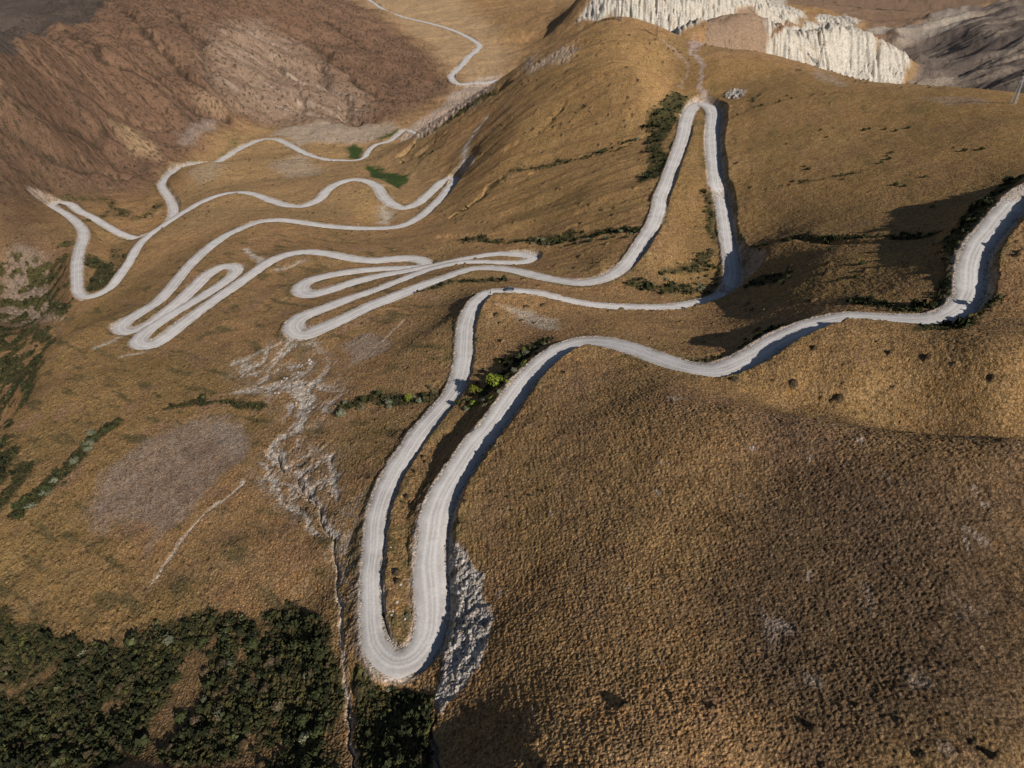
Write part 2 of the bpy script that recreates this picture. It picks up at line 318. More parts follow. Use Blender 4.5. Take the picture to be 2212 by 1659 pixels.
def bilin(Z, tg, sg, t, s):
    i = np.clip(np.searchsorted(tg, t) - 1, 0, len(tg) - 2)
    j = np.clip(np.searchsorted(sg, s) - 1, 0, len(sg) - 2)
    ft = np.clip((t - tg[i]) / (tg[i + 1] - tg[i]), 0, 1)
    fs = np.clip((s - sg[j]) / (sg[j + 1] - sg[j]), 0, 1)
    return (Z[j, i] * (1 - ft) + Z[j, i + 1] * ft) * (1 - fs) + (Z[j + 1, i] * (1 - ft) + Z[j + 1, i + 1] * ft) * fs

TT, SS = np.meshgrid(TH, LS)
RR = np.exp(SS)
GX = RR * np.sin(TT); GY = RR * np.cos(TT)
def cubic_up(Z):
    # bilinear then light blur keeps facets of the coarse grid from showing
    G = bilin(Z, tc, sc_, TT, SS)
    for _ in range(3):
        G[1:-1] = (G[:-2] + 2 * G[1:-1] + G[2:]) / 4
        G[:, 1:-1] = (G[:, :-2] + 2 * G[:, 1:-1] + G[:, 2:]) / 4
    return G
BASE = cubic_up(ZC)

# ------------------------------------------------------------------ where a bearing meets the ground
def raycast(us, vs, Z=None):
    """plan positions of the ground seen along the bearings (u, v)"""
    Z = BASE if Z is None else Z
    us = np.atleast_1d(np.asarray(us, float)); vs = np.atleast_1d(np.asarray(vs, float))
    X = (us - 1106.0) / FU; Y = (829.5 - vs) / FU
    f = CP + Y * SP; d = SP - Y * CP
    t = np.arctan2(X, f); hl = np.hypot(X, f)
    ci = np.clip(np.searchsorted(TH, t), 1, len(TH) - 1)
    ci = np.where(t - TH[ci - 1] < TH[ci] - t, ci - 1, ci)
    R = np.exp(LS)
    out = np.zeros((len(us), 3))
    for k in range(len(us)):
        rz = CAMZ - R * d[k] / hl[k]
        col = Z[:, ci[k]]
        h = np.nonzero(col[60:] >= rz[60:])[0]
        j = (h[0] + 60) if len(h) else len(R) - 1
        a = col[j - 1] - rz[j - 1]; b = col[j] - rz[j]
        q = 0 if b == a else np.clip(-a / (b - a), 0, 1)
        r = R[j - 1] + (R[j] - R[j - 1]) * q
        out[k] = (r * math.sin(t[k]), r * math.cos(t[k]), col[j - 1] * (1 - q) + col[j] * q)
    return out

def grid_window(t0, t1, s0, s1):
    return (slice(max(np.searchsorted(LS, s0) - 1, 0), min(np.searchsorted(LS, s1) + 1, len(LS))),
            slice(max(np.searchsorted(TH, t0) - 1, 0), min(np.searchsorted(TH, t1) + 1, len(TH))))

# edge wobble shared by every ground patch (in log-polar plan units)
WT = 0.0 * TT; WS = 0.0 * TT
for sc, am in ((14, .011), (45, .005), (140, .0022), (420, .001)):
    WT += am * vnoise(TT * sc, SS * sc, 301 + sc); WS += am * vnoise(TT * sc + 31, SS * sc - 8, 401 + sc)

def poly_sd(pts, closed, win):
    """signed distance (inside negative) in log-polar plan, wobbling like a natural edge"""
    t = TT[win] + WT[win]; s = SS[win] + WS[win]
    n = len(pts)
    d2 = np.full(t.shape, 1e9); ins = np.zeros(t.shape, bool)
    for i in range(n if closed else n - 1):
        a = pts[i]; b = pts[(i + 1) % n]
        e = b - a
        w0 = t - a[0]; w1 = s - a[1]
        q = np.clip((w0 * e[0] + w1 * e[1]) / max(e @ e, 1e-12), 0, 1)
        d2 = np.minimum(d2, (w0 - q * e[0]) ** 2 + (w1 - q * e[1]) ** 2)
        if closed:
            c = (a[1] > s) != (b[1] > s)
            with np.errstate(divide='ignore', invalid='ignore'):
                xc = a[0] + (s - a[1]) / (b[1] - a[1] + 1e-15) * e[0]
            ins ^= c & (t < xc)
    d = np.sqrt(d2)
    return np.where(ins, -d, d)

def patch(uv, feather=.012, width=0.0, closed=True, Z=None):
    """soft mask of a patch outlined by bearings; width > 0 makes a stroke of that half width (px of the survey frame)"""
    uv = np.array(uv, float)
    w = raycast(uv[:, 0], uv[:, 1], Z)
    t, s = lp(w[:, 0], w[:, 1])
    pts = np.stack([t, s], 1)
    wr = width / FU
    m = wr + feather * 2 + .02
    win = grid_window(t.min() - m, t.max() + m, s.min() - m, s.max() + m)
    out = np.zeros(TT.shape, np.float32)
    if TT[win].size:
        sd = poly_sd(pts, closed, win) - wr
        out[win] = 1 - sstep(-feather, feather, sd)
    return out

def stroke(uv, width, feather=.003):
    return patch(uv, feather, width, closed=False)

# ------------------------------------------------------------------ big relief noise
RP = RR                                                   # distance from the survey station
far = sstep(500, 1400, RP)
H = BASE.copy()
H += fbm(GX / 70, GY / 70, 4, 11) * (1.6 + 5 * far)
H += fbm(GX / 16, GY / 16, 3, 12) * (.38 + 1.2 * far)

MOUNT = patch([(-40,440),(60,425),(140,420),(260,425),(330,402),(400,345),(480,285),(540,262),(640,262),(760,268),(860,266),(925,220),(990,185),(960,150),(900,90),(840,40),(790,5),(770,-60),(200,-80),(-60,60)], .03)
fx, fy = .78, -.62
cc = GX * fy - GY * fx; aa = GX * fx + GY * fy
wob = 26 * fbm(GX / 160, GY / 160, 2, 21)
gul = ridged((cc + wob) / 130, (aa) / 620, 3, 22)
H += MOUNT * (gul - .55) * 26 * sstep(560, 900, RP)
gul2 = ridged((cc + wob * .5) / 36, aa / 210, 2, 23)
H += MOUNT * (gul2 - .5) * 6 * sstep(560, 900, RP)

WHITE = np.maximum.reduce([
    patch([(1240,52),(1262,18),(1290,-30),(1640,-30),(1700,5),(1735,40),(1680,78),(1642,24),(1590,20),(1530,44),(1468,76),(1420,66),(1370,45),(1325,30),(1290,44)], .006),
    patch([(1650,84),(1702,52),(1735,60),(1765,44),(1820,28),(1850,46),(1892,102),(1942,106),(1962,130),(1992,184),(1850,190),(1700,140),(1640,112)], .005)])
WHITE *= sstep(900, 1000, RR)
BAD = patch([(1925,76),(1990,46),(2100,18),(2230,-4),(2400,-20),(2400,230),(2212,215),(2010,186),(1975,160),(1945,110)], .008)
flute = .55 * ridged((GX + .45 * GY + 9 * vnoise(GX / 60, GY / 60, 31)) / 30, GY / 260, 3, 32, .6) + .45 * ridged((GX - .1 * GY) / 9, GY / 110, 3, 36, .6)
H += WHITE * (flute - .5) * 20
BAD *= sstep(780, 850, RR)
cb = GX * .35 + GY; ab = GX - GY * .35
rb = ridged((cb + 20 * vnoise(GX / 130, GY / 130, 33)) / 105, ab / 420, 3, 34, .5)
H += BAD * (rb - .5) * 42 * sstep(700, 1100, RP)
H += BAD * (ridged(cb / 22, ab / 130, 2, 35) - .5) * 5

# low folds in the grass slopes, running down the fall line of the long ridge
RIDGEF = patch([(1325,36),(1230,88),(1060,184),(900,290),(860,330),(930,400),(1010,420),(1100,540),(1300,590),(1380,500),(1420,380),(1470,240),(1440,100)], .02)
H += RIDGEF * (ridged((GX * .35 + GY) / 46, (GX - GY * .35) / 220, 3, 41) - .5) * 6.5

ROCK = np.maximum.reduce([
    patch([(968,1165),(982,1172),(1003,1200),(1036,1240),(1050,1300),(1060,1340),(1056,1400),(1030,1450),(985,1500),(955,1540),(940,1510),(950,1440),(965,1360),(968,1260)], .006),
    patch([(860,300),(900,265),(960,215),(1010,180),(1060,165),(1085,160),(1060,195),(1000,240),(940,285),(900,300)], .006) * .7,
    patch([(375,305),(385,285),(440,262),(478,262),(480,290),(440,300),(400,312)], .006) * .8,
    patch([(1110,150),(1150,140),(1230,100),(1270,95),(1230,130),(1130,175)], .008) * .5,
    patch([(1565,205),(1572,196),(1590,193),(1602,203),(1596,216),(1580,224),(1566,220)], .002),
    patch([(0,560),(30,540),(90,560),(110,640),(150,690),(90,700),(0,690)], .01) * .6])
RK = ridged(GX / 5.2, GY / 5.2, 4, 51, .6) - .5
H += ROCK * RK * np.clip(RP / 160, 1, 4) * 1.7

# erosion gullies and the dry watercourse
def carve(uv, width, depth, feather=.004):
    global H
    m = stroke(uv, width, feather)
    H -= m * depth
    return m
DRY1 = carve([(760,1665),(755,1560),(742,1480),(740,1400),(738,1330),(730,1260),(722,1200),(705,1140),(680,1085),(640,1040),(600,1000),(575,970)], 3.2, 1.8)
DRY2 = carve([(952,1665),(940,1610),(930,1575),(940,1540)], 4, 1.5)
GULL = carve([(1060,182),(1075,178),(1110,165)], 3, 0)
SH1 = carve([(1015,245),(960,288),(905,335),(870,352)], 2.5, 5, .006)
SH2 = carve([(1210,230),(1180,270),(1150,300),(1100,320)], 3, 3, .008)
SH3 = carve([(1400,290),(1330,318),(1230,345),(1160,365)], 4, 3.5, .008)
SH4 = carve([(1080,385),(1020,440),(975,468)], 3, 3, .006)
SH5 = carve([(1370,500),(1280,512),(1180,520),(1080,518),(960,510)], 6, 3.5, .01)
SH6 = carve([(1855,520),(1780,515),(1700,520),(1650,528)], 5, 2.5, .008)
SH7 = carve([(1090,180),(1040,215),(960,262),(905,300),(868,338)], 5, 9, .008)
RAV = np.zeros(H.shape, np.float32)
for q_ in ([(150,75),(225,120),(287,160),(350,197),(400,225),(425,240),(460,255),(500,262)], [(350,100),(375,130),(425,175),(475,215),(512,240)], [(100,150),(162,195),(225,220),(300,257),(335,266)],
          [(375,25),(412,62),(437,100),(462,155),(475,195)], [(287,125),(337,162),(375,200),(412,230)], [(553,45),(640,90),(700,120),(760,170),(850,230)], [(640,10),(700,40),(740,75),(800,110),(870,140)],
          [(20,200),(80,240),(150,275),(240,300)], [(30,300),(100,335),(180,360),(260,385)], [(580,120),(600,160),(640,200),(655,245)], [(690,150),(720,190),(750,230),(760,262)], [(240,20),(300,60),(340,95)]):
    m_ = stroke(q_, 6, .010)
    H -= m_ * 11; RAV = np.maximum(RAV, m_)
for q in ([(1120,50),(1200,130),(1290,190),(1420,230)],):
    pass

# ------------------------------------------------------------------ small relief
mott = fbm(GX / 9, GY / 9, 3, 61)
near = 1 - sstep(330, 620, RP)
TUSS = vnoise(GX / .7, GY / .7, 62) * .65 + vnoise(GX / 1.7, GY / 1.7, 63) * .35 + vnoise(GX / .42, GY / .42, 64) * .5 + vnoise(GX / .75 + GY / 6, GY / 3.6, 65) * .55

# road: nearest sample, side, and the cut and fill envelopes
LO = np.full(H.shape, -1e9); HI = np.full(H.shape, 1e9)
ED = np.full(H.shape, 99.0); LIFT = np.zeros(H.shape)
RT = np.gradient(ROAD[:, :2], axis=0); RT /= np.linalg.norm(RT, axis=1)[:, None]
CUT, FILL = 1.7, .95
edge_n = .8 * vnoise(GX / 3.7, GY / 3.7, 71) + .35 * vnoise(GX / 1.1, GY / 1.1, 72)
skip = 1
for i in range(0, len(ROAD), skip):
    x, y, z, w, bl, br = ROAD[i]
    r = math.hypot(x, y)
    if r > 900 and i % 2: continue
    RWn = 26.0 if r < 900 else 18.0
    t0, s0 = math.atan2(x, y), math.log(r)
    m = RWn / r
    win = grid_window(t0 - m, t0 + m, s0 - m, s0 + m)
    dx = GX[win] - x; dy = GY[win] - y
    al = dx * RT[i, 0] + dy * RT[i, 1]
    la = -dx * RT[i, 1] + dy * RT[i, 0]            # left positive
    sel = np.abs(al) < 12
    d = np.hypot(np.maximum(np.abs(al) - .6, 0), la)
    e = d - w / 2
    ed = ED[win]; np.minimum(ed, np.where(sel, e, 99), out=ed)
    ec = np.maximum(e - .7 - .6 * edge_n[win], 0)
    lo = LO[win]; np.maximum(lo, z - FILL * ec, out=lo)
    hi = HI[win]; np.minimum(hi, z + CUT * ec, out=hi)
    b = np.where(la > 0, bl, br)
    wa = np.clip(1 - (np.abs(al) / 5.0) ** 2, 0, 1)
    lf = LIFT[win]; np.maximum(lf, b * wa * sstep(.2, 2.5, e) * (1 - sstep(12, 22, e)) * np.exp(-np.maximum(e - 2, 0) / 11.0), out=lf)
TN = TUSS * .23 * near * (1 - .55 * sstep(.3, .75, patch([(330,1240),(200,1090),(215,1040),(330,950),(430,915),(500,905),(540,930),(530,990),(440,1080),(360,1180)], .01)))
H2 = H + LIFT * .55 * (1 + .25 * vnoise(GX / 4, GY / 4, 73)) 
Hc = np.minimum(np.maximum(H2, LO), HI)
Hc = np.where(LO > HI, (LO + HI) / 2, Hc)
onroad = 1 - sstep(0.2, 1.6, ED + edge_n * .8)
HF = Hc + TN * (1 - onroad) * sstep(.8, 2.5, ED)
HF += (1 - onroad) * sstep(.8, 2.5, ED) * mott * .18
# beneath the gravel the bench lies a little low
HF = np.where(ED < .9, np.minimum(HF, np.where(LO > -1e8, LO, HF) - .12 * (1 - sstep(.2, .9, ED))), HF)
CUTF = sstep(.25, 1.2, H2 - HI) * (ED < 15)        # exposed cut faces

# ------------------------------------------------------------------ mesh helpers
def make_mesh(name, V, F, mat=None, smooth=True, quads=True):
    me = bpy.data.meshes.new(name)
    V = np.asarray(V, np.float32); F = np.asarray(F, np.int32)
    k = F.shape[1]
    me.vertices.add(len(V)); me.vertices.foreach_set("co", V.ravel())
    me.loops.add(F.size); me.loops.foreach_set("vertex_index", F.ravel())
    me.polygons.add(len(F))
    me.polygons.foreach_set("loop_start", np.arange(0, F.size, k, dtype=np.int32))
    me.polygons.foreach_set("loop_total", np.full(len(F), k, np.int32))
    me.polygons.foreach_set("use_smooth", np.full(len(F), smooth, bool))
    if mat: me.materials.append(mat)
    me.update(calc_edges=True)
    return me

def add_attr(me, name, arr, typ='FLOAT'):
    a = me.attributes.new(name, typ, 'POINT')
    if typ == 'FLOAT':
        a.data.foreach_set("value", np.ascontiguousarray(arr, np.float32).ravel())
    else:
        a.data.foreach_set("color", np.ascontiguousarray(arr, np.float32).ravel())

def new_obj(name, me, parent=None):
    o = bpy.data.objects.new(name, me)
    COL.objects.link(o)
    if parent is not None: o.parent = parent
    return o
def tag(o, label=None, cat=None, group=None, kind=None):
    for k, v in (('label', label), ('category', cat), ('group', group), ('kind', kind)):
        if v: o[k] = v
    return o

def node_mat(name):
    m = bpy.data.materials.new(name); m.use_nodes = True
    nt = m.node_tree; nt.nodes.clear()
    out = nt.nodes.new("ShaderNodeOutputMaterial")
    b = nt.nodes.new("ShaderNodeBsdfPrincipled")
    b.inputs["Roughness"].default_value = .95
    b.inputs["Specular IOR Level"].default_value = .1
    nt.links.new(b.outputs[0], out.inputs[0])
    return m, nt, b
class NT_:
    def __init__(s, nt): s.nt = nt
    def n(s, t, **k):
        q = s.nt.nodes.new(t)
        for a, v in k.items(): setattr(q, a, v)
        return q
    def l(s, a, b): s.nt.links.new(a, b)
    def math(s, op, a, b=None, c=None, clamp=False):
        q = s.n("ShaderNodeMath", operation=op); q.use_clamp = clamp
        for i, v in enumerate((a, b, c)):
            if v is None: continue
            if isinstance(v, (int, float)): q.inputs[i].default_value = v
            else: s.l(v, q.inputs[i])
        return q.outputs[0]
    def mix(s, f, a, b, mode='MIX'):
        q = s.n("ShaderNodeMix", data_type='RGBA', blend_type=mode)
        for i, v in ((0, f), (6, a), (7, b)):
            if isinstance(v, (int, float)): q.inputs[i].default_value = v
            elif isinstance(v, tuple): q.inputs[i].default_value = v if len(v) == 4 else v + (1,)
            else: s.l(v, q.inputs[i])
        return q.outputs[2]
    def ramp(s, f, a, b):
        q = s.n("ShaderNodeMapRange"); q.interpolation_type = 'SMOOTHSTEP'
        s.l(f, q.inputs[0]); q.inputs[1].default_value = a; q.inputs[2].default_value = b
        return q.outputs[0]
    def noise(s, vec, scale, detail=3, rough=.6, dist=0.0, w3=True):
        q = s.n("ShaderNodeTexNoise"); s.l(vec, q.inputs["Vector"])
        q.inputs["Scale"].default_value = scale; q.inputs["Detail"].default_value = detail
        q.inputs["Roughness"].default_value = rough; q.inputs["Distortion"].default_value = dist
        return q.outputs[0]
    def vor(s, vec, scale, feature='F1', rnd=1.0):
        q = s.n("ShaderNodeTexVoronoi", feature=feature); s.l(vec, q.inputs["Vector"])
        q.inputs["Scale"].default_value = scale; q.inputs["Randomness"].default_value = rnd
        return q
    def attr(s, name):
        return s.n("ShaderNodeAttribute", attribute_name=name)

# ------------------------------------------------------------------ ground colours (what grows or lies where, plus vignette darkening painted at the frame edges)
def C(r, g, b): return np.array([r, g, b], np.float32)
TUSSOCK = C(.37, .232, .10); OLIVE = C(.25, .18, .07); BROWN = C(.24, .15, .09); MAUVE = C(.30, .20, .135)
TAN = C(.44, .315, .17); SCREE = C(.43, .36, .29); PALE = C(.56, .50, .43); CHALK = C(.50, .455, .385); SCRUBG = C(.075, .07, .028); GREEN = C(.045, .085, .02); SLATE = C(.13, .11, .095)
DIRT = C(.36, .25, .16)
colr = np.empty(H.shape + (3,), np.float32); colr[:] = TUSSOCK; NEAR_ = 1 - sstep(200, 330, RP)
n1 = fbm(GX / 55, GY / 55, 4, 81); n2 = fbm(GX / 14, GY / 14, 4, 82); n3 = fbm(GX / 3.2, GY / 3.2, 3, 83)
def blend(mask, c):
    m = np.clip(mask, 0, 1)[..., None].astype(np.float32)
    colr[:] = colr * (1 - m) + c * m
blend(sstep(-.3, .4, n1) * .6, OLIVE)
blend(sstep(0, .5, n2) * .4, TAN * .8)
blend(sstep(0, .5, -n2 + .4 * n3) * .6, BROWN)
SCR = np.zeros(H.shape, np.float32)               # how thickly low shrubs stand
SCR += .10
# regions
RIGHTBIG = patch([(1450,640),(1560,655),(1660,660),(1900,655),(2060,640),(2060,560),(2120,450),(2260,360),(2300,215),(2000,198),(1850,184),(1650,122),(1560,130),(1470,130),(1440,400)], .02)
blend(RIGHTBIG * .6, C(.29, .19, .065))
NEARHILL = patch([(1000,1180),(1060,1010),(1180,850),(1290,760),(1450,810),(1700,890),(2000,930),(2300,930),(2300,1700),(930,1700),(950,1600),(1040,1460)], .02)
blend(NEARHILL * .55, C(.27, .175, .075))
blend(NEARHILL * .6 * sstep(-.1, .5, fbm(GX / 28, GY / 60, 3, 84)), C(.23, .15, .10))
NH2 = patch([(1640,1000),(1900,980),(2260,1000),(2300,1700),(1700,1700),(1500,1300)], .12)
blend(NH2 * .8, C(.125, .088, .052))  # lens vignette put into the soil colour, darkening softly toward the lower right
blend(patch([(1500,830),(1700,700),(2100,705),(2300,660),(2300,930),(1950,940)], .03) * .5, C(.22, .15, .06))
blend(MOUNT * .95, C(.185, .115, .075))
blend(MOUNT * .5 * sstep(-.2, .5, fbm(cc / 60, aa / 200, 3, 85)), C(.25, .165, .105))
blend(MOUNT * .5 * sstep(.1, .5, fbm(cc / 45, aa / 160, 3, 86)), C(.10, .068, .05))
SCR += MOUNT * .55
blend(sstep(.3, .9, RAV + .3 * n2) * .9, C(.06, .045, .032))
blend(patch([(-60,300),(60,330),(200,400),(300,420),(100,430),(150,520),(140,640),(150,700),(-60,720)], .05) * .75, C(.10, .068, .045))  # ground darkened in its colour along the left frame edge, as vignette
blend(patch([(-60,100),(60,100),(200,250),(330,400),(-60,440)], .10) * .4, C(.11, .075, .05))  # soft upper-left vignette painted into the mountain colour
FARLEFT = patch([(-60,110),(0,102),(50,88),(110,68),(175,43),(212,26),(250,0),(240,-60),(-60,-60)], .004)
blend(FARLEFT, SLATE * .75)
SPURL = patch([(105,700),(200,655),(330,600),(330,760),(500,830),(600,870),(560,930),(400,940),(220,1080),(300,1230),(500,1330),(560,1400),(300,1400),(-40,1420),(-40,1130),(60,850)], .03)
blend(SPURL * .4, C(.27, .19, .06))
SCR += SPURL * .3
LEFTS = patch([(105,700),(200,655),(330,600),(600,500),(900,520),(1000,620),(960,840),(900,960),(790,1100),(740,1400),(300,1400),(-40,1420),(-40,1130),(60,850)], .03)
st_ = fbm((GX * .8 - GY * .6) / 26, (GX * .6 + GY * .8) / 7, 4, 184)
blend(LEFTS * sstep(.08, .42, st_ + .12 * n3) * .75, C(.115, .105, .045))
blend(LEFTS * sstep(.15, .5, fbm(GX / 22, GY / 22, 3, 185)) * .6, C(.33, .21, .13))
RS_ = np.clip(RIGHTBIG + patch([(905,420),(990,390),(1060,300),(1280,60),(1450,110),(1480,230),(1400,420),(1300,590),(1100,540)], .03), 0, 1)
st2 = fbm((GX * .3 + GY) / 60, (GX - GY * .3) / 12, 4, 186)
blend(RS_ * sstep(.1, .5, st2) * .5, C(.20, .155, .06))
blend(RS_ * sstep(.1, .5, -st2 + .2 * n1) * .4, C(.40, .275, .12))
blend(RS_ * sstep(.05, .4, fbm(GX / 30, GY / 30, 4, 187)) * .45, C(.26, .165, .085))
VALLEY = patch([(700,-40),(850,40),(930,110),(990,170),(960,215),(990,215),(1080,170),(1110,120),(1070,60),(1010,20),(990,-40)], .02)
VALLEY *= sstep(950, 1150, RR)
blend(VALLEY * .8, C(.44, .32, .18))
MIDV = patch([(420,350),(560,260),(860,270),(930,300),(960,390),(900,470),(700,475),(540,480),(400,520),(330,520),(390,420)], .02)
blend(MIDV * .4, C(.42, .30, .145))
blend(patch([(905,420),(990,390),(1060,300),(1280,60),(1450,110),(1480,230),(1400,420),(1300,590),(1100,540)], .03) * .45, C(.36, .235, .085))
HILL2 = patch([(1462,78),(1530,44),(1595,22),(1640,22),(1672,58),(1650,84),(1640,112),(1500,96)], .003)
blend(HILL2 * sstep(850, 950, RR), C(.30, .22, .15))
PLAIN = patch([(1560,-40),(1700,8),(1780,20),(1840,40),(1890,90),(1940,108),(1935,70),(2000,44),(2100,14),(2260,-10),(2260,-40)], .004)
blend(PLAIN * sstep(900, 1100, RR) * .9, C(.24, .165, .11))
blend(stroke([(1780,10),(1850,16),(1960,22)], 5, .0015), C(.03, .045, .03))
blend(stroke([(1560,-20),(1700,2),(1850,8),(2000,-2)], 1.5, .002) * .6, C(.10, .12, .05))
blend(patch([(1870,62),(1900,58),(1930,66),(1925,75),(1890,78)], .002), CHALK * .7)
blend(WHITE, CHALK)
wf = sstep(.35, .8, fbm((GX + .45 * GY) / 16, GY / 90, 3, 87) + .25)
blend(WHITE * wf * .55, C(.42, .34, .24))
blend(patch([(1690,62),(1710,50),(1742,52),(1760,46),(1722,64),(1700,78),(1655,82)], .0015), C(.26, .17, .10))
blend(BAD, C(.17, .145, .125))
blend(BAD * sstep(-.02, .3, fbm(cb / 34, ab / 170, 3, 88)) * .9, C(.38, .33, .26))
blend(BAD * sstep(.25, .5, fbm(cb / 60, ab / 100, 3, 89)) * .7, C(.10, .075, .06))
blend(patch([(1935,76),(2000,50),(2090,26),(2080,60),(2040,75),(1975,90)], .003) * .8, CHALK * .75)
# scree aprons
def scree(uv, a=.85, c=SCREE, f=.012):
    m = patch(uv, f)
    blend(m * a, c); return m
s1 = 0; s1 = scree([(460,110),(500,50),(560,40),(620,90),(700,150),(770,200),(800,250),(700,262),(620,262),(520,240),(490,200),(470,150)], .75, C(.33, .25, .18), .03)
SCR -= s1 * .25
stk = fbm(cc / 13, aa / 120, 4, 188)
blend(s1 * sstep(0, .4, stk) * .7, C(.22, .155, .105))
blend(s1 * sstep(.05, .45, -stk) * .6, C(.46, .38, .30))
scree([(250,270),(300,280),(345,320),(340,345),(280,330)], .7, C(.46, .34, .19))
scree([(420,195),(450,195),(500,240),(490,255),(430,235)], .6, C(.44, .32, .20))
scree([(585,290),(600,270),(700,262),(840,268),(860,280),(820,300),(760,310),(690,300),(630,320),(640,300)], .8, C(.40, .34, .27), .01)
scree([(590,350),(640,335),(700,360),(680,378),(620,385)], .6, C(.42, .36, .28))
scree([(400,375),(430,360),(500,352),(470,380),(440,400)], .7, C(.32, .27, .19))
BIGS = scree([(200,1140),(195,1080),(215,1040),(300,960),(370,930),(430,905),(490,895),(530,920),(545,960),(530,990),(480,1020),(440,1060),(410,1110),(350,1150),(310,1210),(330,1150),(290,1120),(240,1120),(225,1150)], .8, C(.31, .235, .175), .016)
SCR -= BIGS * .3
b2 = scree([(440,940),(480,900),(530,925),(545,960),(500,990),(470,960)], .5, C(.42, .36, .29))
blend(BIGS * sstep(0, .4, fbm((GX + .4 * GY) / 2.2, (GY - .4 * GX) / 14, 3, 191)) * .45, C(.40, .34, .27))
scree([(740,745),(790,720),(850,735),(830,760),(780,780),(760,790)], .5, PALE * .8)
scree([(1085,660),(1150,672),(1200,690),(1210,710),(1170,712),(1120,690)], .7, C(.50, .43, .34))
scree([(1300,1620),(1400,1600),(1450,1640)], .0, PALE)
blend(NH2 * sstep(.32, .6, fbm(GX / 9, GY / 14, 4, 90)) * .6, PALE * .7)
blend(NEARHILL * sstep(.42, .62, fbm(GX / 7, GY / 9, 4, 91)) * .55, PALE * .8)
scree([(815,400),(840,460),(830,485),(815,480),(822,440)], .8, PALE)
scree([(1870,130),(1910,150),(1800,140),(1760,120)], .0, PALE)
scree([(1745,142),(1790,162),(1840,182),(1820,190),(1760,168)], .5, C(.40, .33, .25), .003)
scree([(1990,208),(2060,203),(2120,214),(2160,225),(2050,226)], .5, C(.33, .26, .20), .004)
blend(patch([(760,440),(800,430),(820,450),(810,485),(770,480)], .01) * .6, C(.50, .33, .13))
# eroded ground below the hairpins
ER = np.zeros(H.shape, np.float32)
for uv, w in (([(625,735),(560,765),(500,785)], 5), ([(625,740),(590,790),(560,830),(510,850)], 5), ([(505,848),(580,840),(640,825),(730,832)], 7), ([(540,845),(600,830),(660,830)], 9),
              ([(640,830),(665,860),(660,890),(640,920),(610,945)], 18), ([(610,945),(580,975),(590,1000)], 12), ([(580,975),(620,1020),(660,1060),(700,1110),(722,1190),(735,1300),(742,1400),(742,1480)], 6),
              ([(600,980),(650,1030),(690,1090),(720,1160)], 8), ([(560,1000),(600,1060),(640,1110),(690,1150)], 6), ([(530,1040),(490,1075),(440,1115),(395,1165),(350,1230),(320,1270)], 4), ([(742,1480),(755,1560),(765,1660)], 8),
              ([(950,1665),(935,1600),(928,1570)], 7), ([(715,985),(720,1040),(730,1080)], 8), ([(690,835),(735,850),(705,890)], 3), ([(660,720),(700,760),(780,700),(700,790)], 0),
              ([(830,735),(870,700),(880,690)], 2), ([(290,712),(255,735),(215,750)], 4), ([(330,750),(290,765),(270,772)], 4), ([(530,540),(560,560),(555,585)], 5), ([(600,580),(640,572),(660,566)], 3),
              ([(1000,350),(1010,310),(1040,270)], 6), ([(1000,365),(1005,350),(1025,348)], 6), ([(1320,80),(1330,120),(1380,180),(1460,120)], 0)):
    if w: ER = np.maximum(ER, stroke(uv, w, .006))
er = ER * sstep(-.45, .0, n2 + .5 * n3 + .1)
blend(er * .95, PALE)
VEIN = ridged((GX + 3 * n2) / 13, (GY + 3 * n3) / 22, 4, 190, .65)
ERB = patch([(600,740),(680,730),(720,800),(740,850),(700,910),(640,930),(600,880),(560,850),(520,850),(500,790)], .03)
blend(ERB * .6 * sstep(-.3, .3, n2), C(.33, .25, .17))
blend(ERB * sstep(.58, .8, VEIN + .12 * n3) * .95, C(.47, .42, .36))
ERC = patch([(590,960),(640,940),(720,980),(730,1040),(720,1130),(640,1120),(570,1060),(555,1000)], .03)
blend(ERC * .6 * sstep(-.3, .3, n2), C(.36, .27, .19))
blend(ERC * sstep(.6, .85, VEIN + .15 * n3) * .85, C(.48, .43, .37))
HF -= np.clip(ERB + ERC, 0, 1) * sstep(.5, .85, VEIN) * .6
ERD = patch([(700,1150),(790,1060),(785,1400),(800,1450),(760,1400),(715,1250)], .02)
blend(ERD * sstep(-.2, .3, n3 + .3 * n2) * .65, C(.44, .38, .31))
H_er = np.maximum(ER, ERB * .5) * np.abs(n3)
# rock faces
blend(ROCK * (.9 - .4 * sstep(.2, .7, RK + n3 * .5)) * np.where(GX < -300, .5, 1), C(.44, .41, .375))
blend(patch([(860,300),(960,215),(1085,150),(1060,195),(940,285)], .01) * .35, C(.40, .29, .23))
# tracks by the summit
blend(stroke([(1540,212),(1528,190),(1515,155),(1500,120),(1495,95)], 4.5, .003) * .85, C(.46, .37, .32))
blend(stroke([(1482,190),(1478,150),(1468,118),(1440,90)], 2.2, .003) * .7, C(.44, .35, .28))
blend(patch([(1480,85),(1500,80),(1512,95),(1508,110),(1495,105)], .003) * .8, C(.44, .34, .30))
